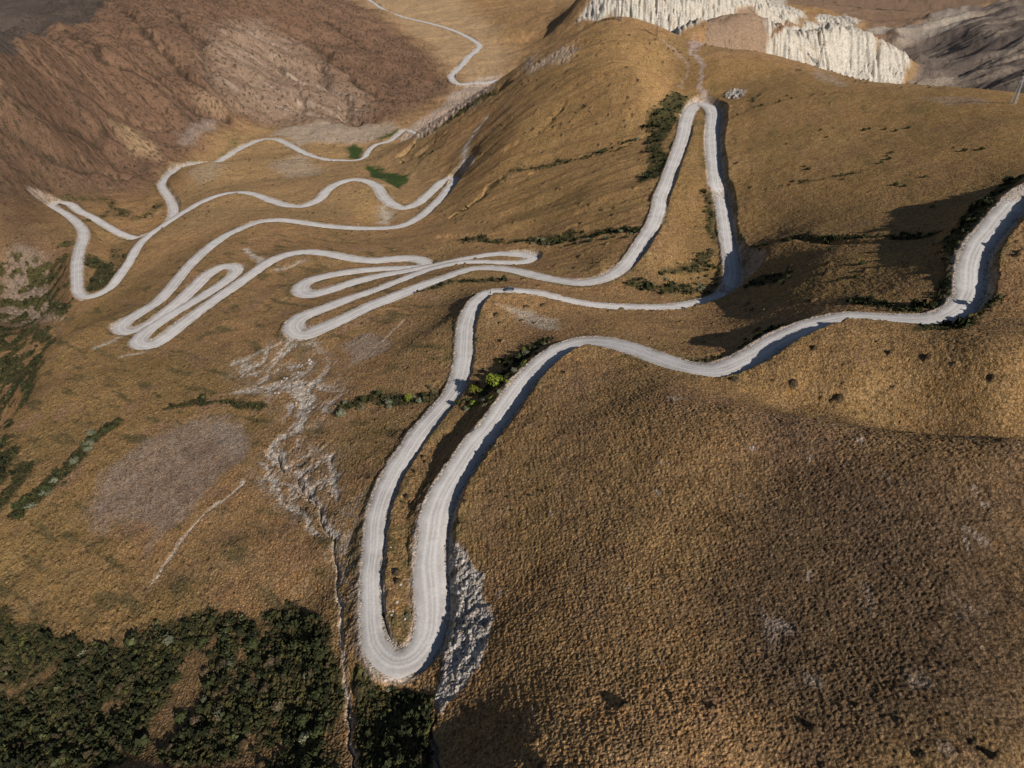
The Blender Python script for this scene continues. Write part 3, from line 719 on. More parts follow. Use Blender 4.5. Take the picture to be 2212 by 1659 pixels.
# scrub belts (dark earth under low shrubs)
SC2 = np.zeros(H.shape, np.float32)
for uv, w, a in (([(1290,780),(1200,880)], 0, 0), ([(1050,850),(1110,790),(1180,735)], 12, .9), ([(740,880),(800,860),(870,870),(960,855)], 11, .8), ([(360,880),(420,868),(500,872),(560,880)], 8, .8),
                 ([(30,1110),(90,1060),(150,1010),(200,950),(240,920)], 13, .85), ([(0,1080),(40,1040),(60,1000)], 14, .8), ([(1380,495),(1300,510),(1200,520),(1100,518),(1000,515)], 10, .75),
                 ([(1470,210),(1440,240),(1420,300),(1405,380)], 14, .75), ([(1405,290),(1340,318),(1260,340),(1190,350),(1110,365)], 5, .75), ([(1270,235),(1210,270)], 5, .5), ([(1300,330),(1240,345)], 5, .7),
                 ([(1360,610),(1440,625),(1530,632)], 12, .75), ([(1440,590),(1500,575),(1540,540)], 11, .6), ([(1545,520),(1540,460),(1530,420)], 8, .6), ([(1620,540),(1700,518),(1780,512),(1880,505),(2020,505)], 5, .8),
                 ([(1860,650),(1960,670),(2050,660),(2065,600),(2070,520),(2130,440),(2200,390)], 12, .9), ([(1640,610),(1690,600)], 14, .6), ([(1500,780),(1600,770),(1690,705)], 9, .7), ([(1980,710),(2080,700),(2110,660)], 9, .8),
                 ([(880,635),(960,620),(1010,612),(1090,605)], 5, .7), ([(690,735),(780,700),(880,650)], 3, .5), ([(905,300),(960,262),(1030,215),(1100,178)], 4, .85), ([(960,310),(910,340),(870,355)], 3, .6),
                 ([(1085,390),(1040,430),(985,465)], 3, .7), ([(1600,250),(1640,200),(1700,190)], 4, .5), ([(1720,395),(1790,385),(1850,375)], 4, .7), ([(200,480),(240,440),(160,430)], 8, .5), ([(230,450),(300,470),(360,440)], 10, .5),
                 ([(190,560),(230,580),(215,620)], 12, .8), ([(250,540),(280,560),(240,600)], 12, .4), ([(320,1410),(380,1350),(500,1340),(560,1390)], 18, .6), ([(780,1240),(790,1400),(830,1465)], 3, .7),
                 ([(828,1180),(822,1280),(825,1360),(850,1400)], 4, .8), ([(860,1090),(845,1180)], 5, .5), ([(1040,885),(1000,930),(960,980),(900,1080)], 4, .5), ([(1630,230),(1700,215),(1780,205)], 3, .5), ([(970,1230),(970,1330),(965,1420)], 3, .6)):
    if w: SC2 = np.maximum(SC2, a * stroke(uv, w * 1.7, .014))
DARKL = patch([(-40,1320),(60,1340),(200,1400),(330,1360),(420,1320),(540,1340),(600,1300),(680,1320),(720,1400),(735,1500),(745,1700),(-40,1700)], .03)
SC2 = np.maximum(SC2, DARKL * sstep(-.4, .2, n1 * .9 + n2 * .7 + .22) * .92)
blend(DARKL * .8, C(.19, .13, .06))
SC2 = np.maximum(SC2, patch([(760,1450),(830,1480),(940,1500),(930,1590),(940,1670),(775,1670)], .015) * .8)
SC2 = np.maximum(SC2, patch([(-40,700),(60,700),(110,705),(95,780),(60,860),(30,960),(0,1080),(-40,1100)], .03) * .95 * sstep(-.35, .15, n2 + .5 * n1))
SC2 = np.maximum(SC2, patch([(-40,560),(80,570),(140,520),(160,640),(150,690),(60,700),(-40,700)], .02) * .75 * sstep(-.3,.2,n2))
scm = np.clip(SC2 * (.85 + .55 * n2 + .4 * n3), 0, 1)
blend(sstep(.18, .5, scm), SCRUBG)
blend(sstep(.55, .8, scm) * sstep(0, .5, n3) * .7, C(.10, .115, .03))
SCR = np.clip(SCR + SC2 * .5, 0, 1)
for uv in ([(740,320),(765,310),(785,325),(775,345),(745,340)], [(795,358),(830,365),(875,380),(870,410),(840,400),(800,378)], [(815,300),(850,285),(850,292),(825,302)]):
    blend(patch(uv, .005) * sstep(-.6, .1, n2 + .3), GREEN)
blend(stroke([(520,300),(505,320),(480,335)], 4, .006) * .5, GREEN * 1.5)
# scattered low shrub dots baked as little humps of the ground
def dots(scale, seed, dens):
    ix = np.floor(GX / scale); iy = np.floor(GY / scale)
    best = np.full(H.shape, 9.0, np.float32); 
    for ax in (-1, 0, 1):
        for ay in (-1, 0, 1):
            cx = ix + ax; cy = iy + ay
            h = _hash(cx, cy, seed)
            px = (h & 255) / 255.0; py = ((h >> 8) & 255) / 255.0; q = ((h >> 16) & 255) / 255.0; sz = .35 + .65 * ((h >> 24) & 255) / 255.0
            dd = np.hypot(GX / scale - cx - px, GY / scale - cy - py) / sz
            dd = np.where(q < dens, dd, 9.0)
            best = np.minimum(best, dd)
    return best
dens = np.clip(SCR + .25 * n1 - NEARHILL * .6 - RIGHTBIG * .12, 0, 1)
dt1 = dots(5.5, 95, dens * .75); dt2 = dots(2.6, 96, dens * .6)
dfar = sstep(300, 700, RP)
dt3 = dots(10., 97, np.clip(SCR * MOUNT + .2 * n1, 0, 1)); k3 = (1 - sstep(.2, .36, dt3 * (1 + .3 * n3))) * MOUNT
k1 = 1 - sstep(.22, .36, dt1 * (1 + .4 * n3)); k2 = (1 - sstep(.2, .36, dt2 * (1 + .4 * n3)))
offroad = sstep(1.0, 2.6, ED)
k1 *= offroad; k2 *= offroad
k1 *= 1 - LEFTS * .7
nowhite = (1 - WHITE) * (1 - ROCK * .7) * (1 - VALLEY * .6)
blend(np.maximum(np.maximum(k1, k2 * .8), k3) * .9 * nowhite, C(.065, .052, .032))
HF += (np.clip(1 - (dt1 / .36) ** 2, 0, 1) * (k1 > 0) * k1 * 1.3 + k2 * .45 + k3 * 1.8) * nowhite
# scrub belts stand up from the ground
HF += sstep(.25, .7, scm) * offroad * (np.abs(n3) * 1.6 + .3 * TUSS * near) * (1 - .4 * far)
HF -= er * .5 * near
# cut faces beside the road
blend(CUTF * .75 * sstep(-.5, .3, n3 + .2), C(.42, .36, .30))
# gravel spill along the road
verge = (1 - sstep(.3, 2.2, ED + 1.3 * n3 + .5 * n2))
blend(verge * .8, C(.47, .42, .37))
vg = (sstep(1.0, 2.0, ED) * (1 - sstep(2.5, 6.5, ED))) * sstep(-.1, .35, n2 + .5 * n3)
blend(vg * .75 * (1 - BIGS), SCRUBG * 1.6)

lum = colr @ np.array([.3, .6, .1], np.float32)
pale_ = sstep(.3, .45, lum)[..., None]
gsat = lum[..., None] + (colr - lum[..., None]) * .93
colr = colr * pale_ + (1 - pale_) * gsat * np.array([.90, .82, .78], np.float32)
colr = colr.astype(np.float32)
TUF = (1 - sstep(.3, 1.5, np.maximum(WHITE, ROCK)))            # where grass covers
# ------------------------------------------------------------------ terrain object
gm, nt, bs = node_mat("ground_cover")
q = NT_(nt)
geo = q.n("ShaderNodeNewGeometry"); pos = geo.outputs["Position"]
col_a = q.attr("soil").outputs["Color"]
fine = q.attr("fine").outputs["Fac"]
fn = q.noise(pos, 1.5, 4, .8); fn2 = q.noise(pos, .2, 4, .65)
wv = q.n("ShaderNodeVectorMath", operation='MULTIPLY_ADD')
nz = q.n("ShaderNodeTexNoise"); q.l(pos, nz.inputs["Vector"]); nz.inputs["Scale"].default_value = 1.4
q.l(nz.outputs["Color"], wv.inputs[0]); wv.inputs[1].default_value = (1.0, 1.0, 1.0); q.l(pos, wv.inputs[2])
v1 = q.vor(wv.outputs[0], 1.7); v2 = q.vor(wv.outputs[0], .6)
dome = q.math('SUBTRACT', 1.0, q.math('MULTIPLY', v1.outputs["Distance"], 1.25), clamp=True)
dome2 = q.math('SUBTRACT', 1.0, q.math('MULTIPLY', v2.outputs["Distance"], 1.1), clamp=True)
sep = q.n("ShaderNodeSeparateColor"); q.l(v1.outputs["Color"], sep.inputs[0])
v = q.math('MULTIPLY', q.math('SUBTRACT', fn, .5), 2.1)
v = q.math('ADD', v, q.math('MULTIPLY', q.math('SUBTRACT', fn2, .5), .9))
v = q.math('ADD', v, q.math('MULTIPLY', q.math('SUBTRACT', dome, .42), 1.0))
v = q.math('ADD', v, q.math('MULTIPLY', q.math('SUBTRACT', dome2, .45), .35))
v = q.math('ADD', v, q.math('MULTIPLY', q.math('SUBTRACT', sep.outputs[0], .5), .55))
br = q.math('ADD', 1.06, v)
br = q.math('MAXIMUM', br, .22)
comb = q.n("ShaderNodeCombineColor")
for i in range(3): q.l(br, comb.inputs[i])
c1 = q.mix(1.0, col_a, comb.outputs[0], 'MULTIPLY')
hue = q.noise(pos, .35, 3, .6)
c2 = q.mix(q.math('MULTIPLY', q.ramp(hue, .5, .75), .35), c1, q.mix(1.0, c1, (1.25, .95, .6), 'MULTIPLY'))
c3 = q.mix(q.math('MULTIPLY', q.ramp(hue, .5, .28), .35), c2, q.mix(1.0, c2, (.85, .85, .95), 'MULTIPLY'))
q.l(c3, bs.inputs["Base Color"])
bump = q.n("ShaderNodeBump"); bump.inputs["Strength"].default_value = .8; bump.inputs["Distance"].default_value = .6
hsum = q.math('ADD', q.math('ADD', q.noise(pos, 2.2, 4, .75), q.math('MULTIPLY', dome, .45)), q.math('MULTIPLY', q.noise(pos, .3, 3, .6), 1.5))
q.l(hsum, bump.inputs["Height"]); q.l(bump.outputs[0], bs.inputs["Normal"])
nr, nc = HF.shape
V = np.stack([GX, GY, HF], -1).reshape(-1, 3)
ii = np.arange(nr * nc).reshape(nr, nc)
F = np.stack([ii[:-1, :-1], ii[:-1, 1:], ii[1:, 1:], ii[1:, :-1]], -1).reshape(-1, 4)
tme = make_mesh("terrain", V, F[:, ::-1], gm)
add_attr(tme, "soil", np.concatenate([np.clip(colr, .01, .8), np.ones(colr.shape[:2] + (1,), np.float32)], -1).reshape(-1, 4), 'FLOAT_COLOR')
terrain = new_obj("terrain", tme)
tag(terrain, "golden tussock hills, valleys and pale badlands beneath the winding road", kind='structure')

# ------------------------------------------------------------------ road surface
rm, nt, bs = node_mat("gravel")
q = NT_(nt)
geo = q.n("ShaderNodeNewGeometry"); pos = geo.outputs["Position"]
ac = q.attr("across").outputs["Fac"]
g0 = q.noise(pos, 1.4, 5, .75); g1 = q.noise(pos, .12, 3, .6)
wob_ = q.math('ADD', ac, q.math('MULTIPLY', q.math('SUBTRACT', q.noise(pos, .05, 2), .5), .5))
tr = q.math('ABSOLUTE', wob_)
tr1 = q.math('SUBTRACT', 1.0, q.ramp(q.math('ABSOLUTE', q.math('SUBTRACT', tr, .34)), .02, .20))
tr2 = q.math('SUBTRACT', 1.0, q.ramp(q.math('ABSOLUTE', q.math('ADD', wob_, -.02)), .02, .10))
trk = q.math('MAXIMUM', tr1, q.math('MULTIPLY', tr2, .8))
base = q.mix(q.ramp(g1, .3, .7), (.38, .35, .33), (.50, .47, .445))
base = q.mix(q.math('MULTIPLY', trk, .65), base, (.60, .57, .55))
gr = q.math('ADD', .62, q.math('MULTIPLY', g0, .76))
cb_ = q.n("ShaderNodeCombineColor")
for i in range(3): q.l(gr, cb_.inputs[i])
q.l(q.mix(1.0, base, cb_.outputs[0], 'MULTIPLY'), bs.inputs["Base Color"])
bump = q.n("ShaderNodeBump"); bump.inputs["Strength"].default_value = .35; bump.inputs["Distance"].default_value = .2
q.l(q.noise(pos, 2.0, 4, .7), bump.inputs["Height"]); q.l(bump.outputs[0], bs.inputs["Normal"])
across = np.array([-1.0, -.94, -.6, -.3, 0, .3, .6, .94, 1.0])
prof = np.array([-.45, .05, .09, .13, .16, .13, .09, .05, -.45])
nx_, ny_ = -RT[:, 1], RT[:, 0]
RV = []
nsz = vnoise(ROAD[:, 0] / 3.0, ROAD[:, 1] / 3.0, 111) * .55 + vnoise(ROAD[:, 0] / 9.0, ROAD[:, 1] / 9.0, 112) * .7
nsz2 = vnoise(ROAD[:, 0] / 2.6, ROAD[:, 1] / 2.6, 113) * .55 + vnoise(ROAD[:, 0] / 8.0, ROAD[:, 1] / 8.0, 114) * .7
for a, p_ in zip(across, prof):
    hw = ROAD[:, 3] / 2 + (nsz if a < 0 else nsz2) * abs(a)
    if abs(a) == 1.0: hw = hw + .5
    RV.append(np.stack([ROAD[:, 0] + nx_ * hw * a, ROAD[:, 1] + ny_ * hw * a, ROAD[:, 2] + p_], -1))
RV = np.stack(RV, 1)
nA_, nB_ = RV.shape[:2]
ii = np.arange(nA_ * nB_).reshape(nA_, nB_)
RF = np.stack([ii[:-1, :-1], ii[:-1, 1:], ii[1:, 1:], ii[1:, :-1]], -1).reshape(-1, 4)
rme = make_mesh("road", RV.reshape(-1, 3), RF[:, ::-1], rm)
add_attr(rme, "across", np.tile(across, (nA_, 1)))
road = new_obj("road", rme)
tag(road, "pale gravel road winding down the pass in hairpins", kind='structure')

# ------------------------------------------------------------------ plants
GROUND = HF
def ground(uv):
    w = raycast([p[0] for p in uv], [p[1] for p in uv], GROUND)
    return w
def zat(x, y):
    t, s = lp(np.atleast_1d(x), np.atleast_1d(y))
    return bilin(GROUND, TH, LS, t, s)

def leaf_mat(name, a, b, c):
    m, nt, bs = node_mat(name)
    q = NT_(nt)
    tone = q.attr("tone").outputs["Fac"]
    oi = q.n("ShaderNodeObjectInfo")
    base = q.mix(q.ramp(tone, 0.0, .7), a, b)
    base = q.mix(q.ramp(tone, .75, 1.0), base, c)
    hv = q.n("ShaderNodeHueSaturation"); q.l(base, hv.inputs["Color"])
    q.l(q.math('ADD', .75, q.math('MULTIPLY', oi.outputs["Random"], .5)), hv.inputs["Value"])
    q.l(q.math('ADD', .48, q.math('MULTIPLY', oi.outputs["Random"], .04)), hv.inputs["Hue"])
    q.l(hv.outputs[0], bs.inputs["Base Color"])
    return m
LM_DARK = leaf_mat("dark_scrub_leaves", (.03, .034, .014), (.055, .06, .022), (.10, .10, .05))
LM_GREY = leaf_mat("grey_green_leaves", (.09, .095, .06), (.17, .17, .11), (.26, .25, .18))
LM_YEL = leaf_mat("yellow_green_leaves", (.085, .105, .018), (.19, .20, .03), (.32, .27, .05))
LM_BROWN = leaf_mat("brown_scrub_leaves", (.07, .055, .035), (.12, .09, .05), (.18, .13, .08))
BARK, _nt, _bs = node_mat("bark")
_q = NT_(_nt); _g = _q.n("ShaderNodeNewGeometry")
_q.l(_q.mix(_q.noise(_g.outputs["Position"], 6, 3), (.09, .07, .05), (.2, .16, .12)), _bs.inputs["Base Color"])

def crown_geo(rng, lobes, nleaf, leaf, flat=.8):
    """leaf sprays spread over and inside several uneven lobes; radius 1, sitting on z = 0"""
    L = []
    for i in range(lobes):
        a = rng.uniform(0, 2 * math.pi); d = rng.uniform(.05, .55) if i else 0
        L.append((math.cos(a) * d, math.sin(a) * d, rng.uniform(.35, .75) * flat, rng.uniform(.38, .62)))
    L = np.array(L)
    which = rng.integers(0, lobes, nleaf)
    dirs = rng.normal(size=(nleaf, 3)); dirs /= np.linalg.norm(dirs, axis=1)[:, None]
    rad = L[which, 3] * (1 - .45 * rng.random(nleaf) ** 2.5) * (1 + .12 * np.sin(dirs[:, 0] * 7 + which) * np.cos(dirs[:, 1] * 6))
    c = L[which, :3] + dirs * rad[:, None] * np.array([1, 1, flat])
    c[:, 2] = np.abs(c[:, 2])
    nrm = dirs * .75 + rng.normal(size=(nleaf, 3)) * .45
    nrm /= np.linalg.norm(nrm, axis=1)[:, None]
    t1 = np.cross(nrm, rng.normal(size=(nleaf, 3))); t1 /= np.linalg.norm(t1, axis=1)[:, None]
    t2 = np.cross(nrm, t1)
    s = (leaf * rng.uniform(.6, 1.4, nleaf))[:, None]; k = rng.uniform(.5, .9, nleaf)[:, None]
    V = np.stack([c - t1 * s, c + t2 * s * k, c + t1 * s * .9 + nrm * s * .25, c - t2 * s * k * .9], 1)
    tone = np.clip(.45 * rng.random(nleaf) + .3 * (which / max(lobes - 1, 1)) + .3 * rng.random(nleaf) ** 3, 0, 1)
    return V.reshape(-1, 3), np.arange(nleaf * 4).reshape(-1, 4), np.repeat(tone, 4)

def core_geo(rng, n=7):
    """a rough dark heart so a crown is not see-through"""
    me = bpy.data.meshes.new("tmp"); 
    import bmesh
    bm = bmesh.new(); bmesh.ops.create_icosphere(bm, subdivisions=2, radius=.62)
    V = np.array([v.co[:] for v in bm.verts]); F = np.array([[v.index for v in f.verts] for f in bm.faces])
    bm.free(); bpy.data.meshes.remove(me)
    V = V * (1 + .18 * rng.normal(size=(len(V), 1)))
    V[:, 2] = V[:, 2] * .62 + .38
    F4 = np.concatenate([F, F[:, 2:3]], 1)
    return V, F, F4

def shrub_mesh(name, seed, mat, nleaf=130, lobes=5, leaf=.17, flat=.8):
    rng = np.random.default_rng(seed)
    V, F, T = crown_geo(rng, lobes, nleaf, leaf, flat)
    cv, cf, cf4 = core_geo(rng)
    # triangles and quads together: keep everything as triangles
    F3 = np.concatenate([F[:, [0, 1, 2]], F[:, [0, 2, 3]], cf + len(V)])
    V2 = np.vstack([V, cv * np.array([1, 1, flat / .8])])
    me = make_mesh(name, V2, F3, mat, smooth=False)
    add_attr(me, "tone", np.concatenate([T, np.full(len(cv), .0)]))
    return me

SH = {}
for nm, mt in (('dark', LM_DARK), ('grey', LM_GREY), ('yellow', LM_YEL), ('brown', LM_BROWN)):
    SH[nm] = [shrub_mesh("shrub_" + nm, 500 + i * 7 + len(nm), mt, 150 + 30 * (i % 2), 3 + i, .16) for i in range(4)]
rng = np.random.default_rng(77)
def put_shrub(x, y, r, kind, label, group, sink=.12, hz=1.0, name='shrub'):
    me = SH[kind][int(rng.integers(0, 4))]
    o = new_obj(name, me)
    z = float(zat(x, y)[0])
    o.location = (x, y, z - sink * r); o.rotation_euler = (0, 0, rng.uniform(0, 6.28))
    o.scale = (r, r * rng.uniform(.8, 1.15), r * hz * rng.uniform(.85, 1.15))
    tag(o, label, 'shrub', group)
    return o

# the trees of the thicket between the two limbs of the road
def limb_geo(p, q_, r0, r1, n=6):
    p = np.array(p, float); q_ = np.array(q_, float); ax = q_ - p; ax /= np.linalg.norm(ax)
    s = np.cross(ax, [0.3, .9, .1]); s /= np.linalg.norm(s); t = np.cross(ax, s)
    a = np.linspace(0, 2 * math.pi, n, endpoint=False)
    ring = np.cos(a)[:, None] * s + np.sin(a)[:, None] * t
    V = np.vstack([p + ring * r0, q_ + ring * r1])
    F = [[i, (i + 1) % n, n + (i + 1) % n, n + i] for i in range(n)]
    return V, np.array(F)
def join(parts):
    V = []; F = []; o = 0
    for v, f in parts:
        V.append(v); F.append(f + o); o += len(v)
    return np.vstack(V), np.vstack(F)

def tree(uv, rpx, kind, label, hz=1.0):
    w = ground([uv])[0]
    dist = math.sqrt(w[0]**2 + w[1]**2 + (CAMZ - w[2])**2)
    r = rpx * dist / FU
    mt = {'yellow': LM_YEL, 'dark': LM_DARK, 'grey': LM_GREY}[kind]
    root = bpy.data.objects.new("tree", None); COL.objects.link(root)
    root.location = (w[0], w[1], w[2] - .1)
    tag(root, label, 'tree', 'trees of the roadside thicket')
    sd = int(uv[0] * 7 + uv[1])
    rg = np.random.default_rng(sd)
    th_ = r * .55 * hz
    parts = [limb_geo((0, 0, -.5), (0.1 * r, 0, th_), .11 * r ** .5 + .05, .06 * r ** .5 + .03)]
    for k in range(4):
        a = k * 1.57 + rg.uniform(0, .8)
        parts.append(limb_geo((0, 0, th_ * .35), (math.cos(a) * r * .5, math.sin(a) * r * .5, th_ * 1.3), .07 * r ** .5, .03))
    V, F = join(parts)
    new_obj("trunk", make_mesh("trunk", V, F, BARK), root)
    V, F, T = crown_geo(rg, 11, int(420 + 60 * r), .10 + .06 / max(r, 1), .75)
    cv, cf, _ = core_geo(rg)
    F3 = np.concatenate([F[:, [0, 1, 2]], F[:, [0, 2, 3]], cf + len(V)])
    V2 = np.vstack([V * 1.08, cv]) * r * np.array([1, 1, 1.25 * hz]) + np.array([0, 0, th_ * .45])
    cm = make_mesh("crown", V2, F3, mt, smooth=False)
    add_attr(cm, "tone", np.concatenate([T, np.full(len(cv), .0)]))
    new_obj("crown", cm, root)
    return root

for uv, rp, k, lb in [
    ((1071,834), 22, 'yellow', 'broad yellow-green tree with the largest crown in the thicket between the road limbs'),
    ((1027,846), 14, 'yellow', 'round yellow-green tree just left of the largest thicket tree, beside the lower road'),
    ((1119,777), 8, 'yellow', 'pale green tree near the upper end of the thicket below the upper road'),
    ((1101,777), 6, 'yellow', 'small bright yellow-green tree between two darker bushes high in the thicket'),
    ((1081,784), 4.5, 'yellow', 'tiny bright lime-green tree at the thicket upper left edge'),
    ((1136,767), 9, 'grey', 'topmost grey-green tree of the thicket, casting its shadow on dry grass'),
    ((1022,875), 8, 'yellow', 'low lime-green tree below the round tree, close to the lower road'),
    ((990,872), 8, 'dark', 'dark green tree at the lower left foot of the thicket by the gravel edge'),
    ((1112,803), 8, 'grey', 'pale grey-green tree on the upper road side of the largest crown'),
    ((1092,792), 8, 'dark', 'dark tree directly above the largest crown of the thicket'),
    ((1046,868), 7, 'grey', 'grey-green tree below the largest crown, on the dry slope side'),
    ((1079,849), 7, 'grey', 'silvery tree at the right foot of the largest crown'),
    ((1131,792), 8, 'dark', 'dark green tree near the upper road in the thicket right part'),
    ((737,898), 11, 'grey', 'lone round pale green tree left of the lower road, at the dark bush row end'),
    ((785,864), 9, 'dark', 'dark tree in the bush row, nearest to the lone round tree'),
    ((818,852), 8, 'dark', 'dark tree in the middle of the bush row left of the lower road'),
    ((883,864), 11, 'yellow', 'yellow-green tree in the bush row close to the lower road'),
    ((905,870), 8, 'grey', 'grey-green tree at the gravel edge end of the bush row'),
    ((917,856), 8, 'dark', 'dark tree nearest the lower road at the bush row upper end'),
    ((841,872), 8, 'grey', 'silvery bushy tree below the middle of the bush row')]:
    tree(uv, rp, k, lb, .9)

def pxr(w, px):
    return px * math.sqrt(w[0]**2 + w[1]**2 + (CAMZ - w[2])**2) / FU
def scatter_poly(uvs, n):
    uvs = np.array(uvs, float); out = []
    lo, hi = uvs.min(0), uvs.max(0)
    while len(out) < n:
        p = rng.uniform(lo, hi)
        ins = False
        for i in range(len(uvs)):
            a, b = uvs[i], uvs[(i + 1) % len(uvs)]
            if (a[1] > p[1]) != (b[1] > p[1]) and p[0] < a[0] + (p[1] - a[1]) / (b[1] - a[1]) * (b[0] - a[0]): ins = not ins
        if ins: out.append(p)
    return out
def scatter_line(uvs, n, wd):
    uvs = np.array(uvs, float)
    s = np.concatenate([[0], np.cumsum(np.linalg.norm(np.diff(uvs, axis=0), axis=1))])
    q = rng.uniform(0, s[-1], n)
    return [np.array([np.interp(k, s, uvs[:, 0]), np.interp(k, s, uvs[:, 1])]) + rng.normal(0, wd / 2, 2) for k in q]
EDmin = lambda x, y: float(bilin(ED, TH, LS, *[np.atleast_1d(v) for v in lp(np.atleast_1d(x), np.atleast_1d(y))])[0])
def shrubs(spots, r0, r1, kinds, label, group, clear=1.2, name='shrub'):
    W = ground(spots)
    for w in W:
        r = rng.uniform(r0, r1)
        if EDmin(w[0], w[1]) < clear + r * .6: continue
        put_shrub(w[0], w[1], r, kinds[int(rng.integers(0, len(kinds)))], label, group, name=name)

shrubs(scatter_poly([(985,860),(1040,800),(1100,765),(1150,750),(1180,740),(1150,790),(1100,840),(1060,880),(1010,890)], 46), .7, 1.5, ['dark','grey','dark','yellow','brown'], 'low bush filling the gaps between the thicket trees', 'undergrowth of the thicket', .5, 'bush')
shrubs(scatter_line([(745,890),(790,872),(850,872),(910,862),(950,840)], 26, 14), .7, 1.6, ['dark','grey','brown'], 'dark bush in the row left of the lower road', 'bushes of the row below the bend', .8, 'bush')
shrubs([(1738,360),(1745,366),(1712,392),(1820,388),(1916,337),(1922,343),(1925,331),(1905,352),(1866,282),(1785,297),(1774,281),(1800,277),(1962,277),(1935,283),(1912,280),(1878,279),(2060,320),(2084,326),(2110,325),(2120,323),(2000,382),(1935,400),(1955,402),(1690,402),(1630,232),(1645,228),(1700,207),(1640,540),(1705,520),(1730,512),(1800,512),(1850,508),(1867,510),(1948,506),(1962,506),(1985,508),(2010,507),(1750,605),(1862,570),(1810,607),(1850,600),(1690,612),(1705,600),(1672,608),(1758,543),(1795,540)], .9, 1.9, ['dark'],
   'small dark shrub dotting the golden slope right of the ridge road', 'shrubs of the golden slope')
shrubs(scatter_line([(1250,345),(1330,318),(1400,292)], 14, 5) + scatter_line([(1200,350),(1290,338)], 8, 5) + scatter_line([(1370,500),(1290,515),(1200,530),(1140,520)], 34, 10), 1.0, 2.2, ['dark','dark','grey'], 'dark green shrub in the damp folds left of the ridge road', 'shrubs of the ridge folds')
shrubs(scatter_poly([(1440,600),(1540,540),(1560,600),(1560,625),(1470,640),(1370,620)], 30), .9, 2.0, ['dark','brown','grey'], 'dark shrub inside the long loop of the ridge road', 'shrubs inside the ridge loop')
shrubs(scatter_poly([(300,1420),(420,1340),(540,1320),(560,1420),(700,1350),(730,1500),(700,1640),(560,1600),(300,1640),(100,1560),(60,1400)], 58), 1.0, 2.4, ['dark','dark','dark','brown','dark','grey'], 'large dark bush standing in the shady scrub at the lower left', 'bushes of the lower left scrub')
shrubs(scatter_line([(40,1110),(120,1040),(200,960),(240,915)], 30, 14), 1.4, 2.6, ['dark','grey'], 'grey-green bush in the band crossing the left spur', 'bushes of the band on the left spur')
shrubs([(975,1385),(968,1290),(985,1350),(1010,1365),(975,1240),(1062,1063),(1098,1074),(1145,1070),(1165,1060),(1090,1100),(1105,1103),(845,1385),(830,1330),(826,1290),(828,1240),(835,1400),(880,1330),(848,1420),(790,1480),(800,1500),(840,1490)], .4, .9, ['dark','grey','dark'], 'small dark bush on bare ground beside the nearest hairpin', 'bushes by the nearest hairpin', .3)

# scrub that nobody could count, one object
cl = []
cl_r = np.random.default_rng(5)
prot = [crown_geo(np.random.default_rng(900 + i), 3, 26, .34, .8) for i in range(8)]
msk = np.where(scm > .3, np.minimum(scm, .9), 0) * (ED > 2.2)
R1, T1 = np.meshgrid(np.arange(len(LS)), np.arange(len(TH)), indexing='ij')
area = RR ** 2 * np.gradient(LS)[:, None] * np.gradient(TH)[None]
pr = msk * area * (RR < 900) * (np.abs(TT) < 1.05) / (2.3 + (RR / 260) ** 2 * 1.5)
pick = cl_r.random(pr.shape) < pr
pi_, pj_ = np.nonzero(pick)
if len(pi_) > 26000:
    k = cl_r.choice(len(pi_), 26000, replace=False); pi_, pj_ = pi_[k], pj_[k]
VV = []; FFs = []; TTn = []; o_ = 0
for a, b in zip(pi_, pj_):
    v, f, t = prot[int(cl_r.integers(0, 8))]
    r = min(2.6, .55 * math.exp(abs(cl_r.normal(0, .6)))) * (1 + .35 * RR[a, b] / 500)
    an = cl_r.uniform(0, 6.28); ca, sa = math.cos(an) * r, math.sin(an) * r
    vv = np.empty_like(v)
    vv[:, 0] = v[:, 0] * ca - v[:, 1] * sa + GX[a, b]
    vv[:, 1] = v[:, 0] * sa + v[:, 1] * ca + GY[a, b]
    vv[:, 2] = v[:, 2] * r * cl_r.uniform(.8, 1.3) + HF[a, b] - .15
    VV.append(vv); FFs.append(f + o_); o_ += len(v)
    TTn.append(np.clip(t * .8 + cl_r.normal(0, .22), 0, 1))
sm_ = make_mesh("scrub", np.vstack(VV), np.vstack(FFs), None, smooth=False)
SCM_, _nt, _bs = node_mat("scrub_leaves")
_q = NT_(_nt); _t = _q.attr("tone").outputs["Fac"]
_c = _q.mix(_q.ramp(_t, 0, .6), (.018, .02, .010), (.038, .043, .018)); _c = _q.mix(_q.ramp(_t, .7, 1.0), _c, (.10, .105, .045))
_q.l(_c, _bs.inputs["Base Color"])
sm_.materials.append(SCM_)
add_attr(sm_, "tone", np.concatenate(TTn))
tag(new_obj("scrub", sm_), "dense dark low scrub covering the damp hollows", None, None, 'stuff')

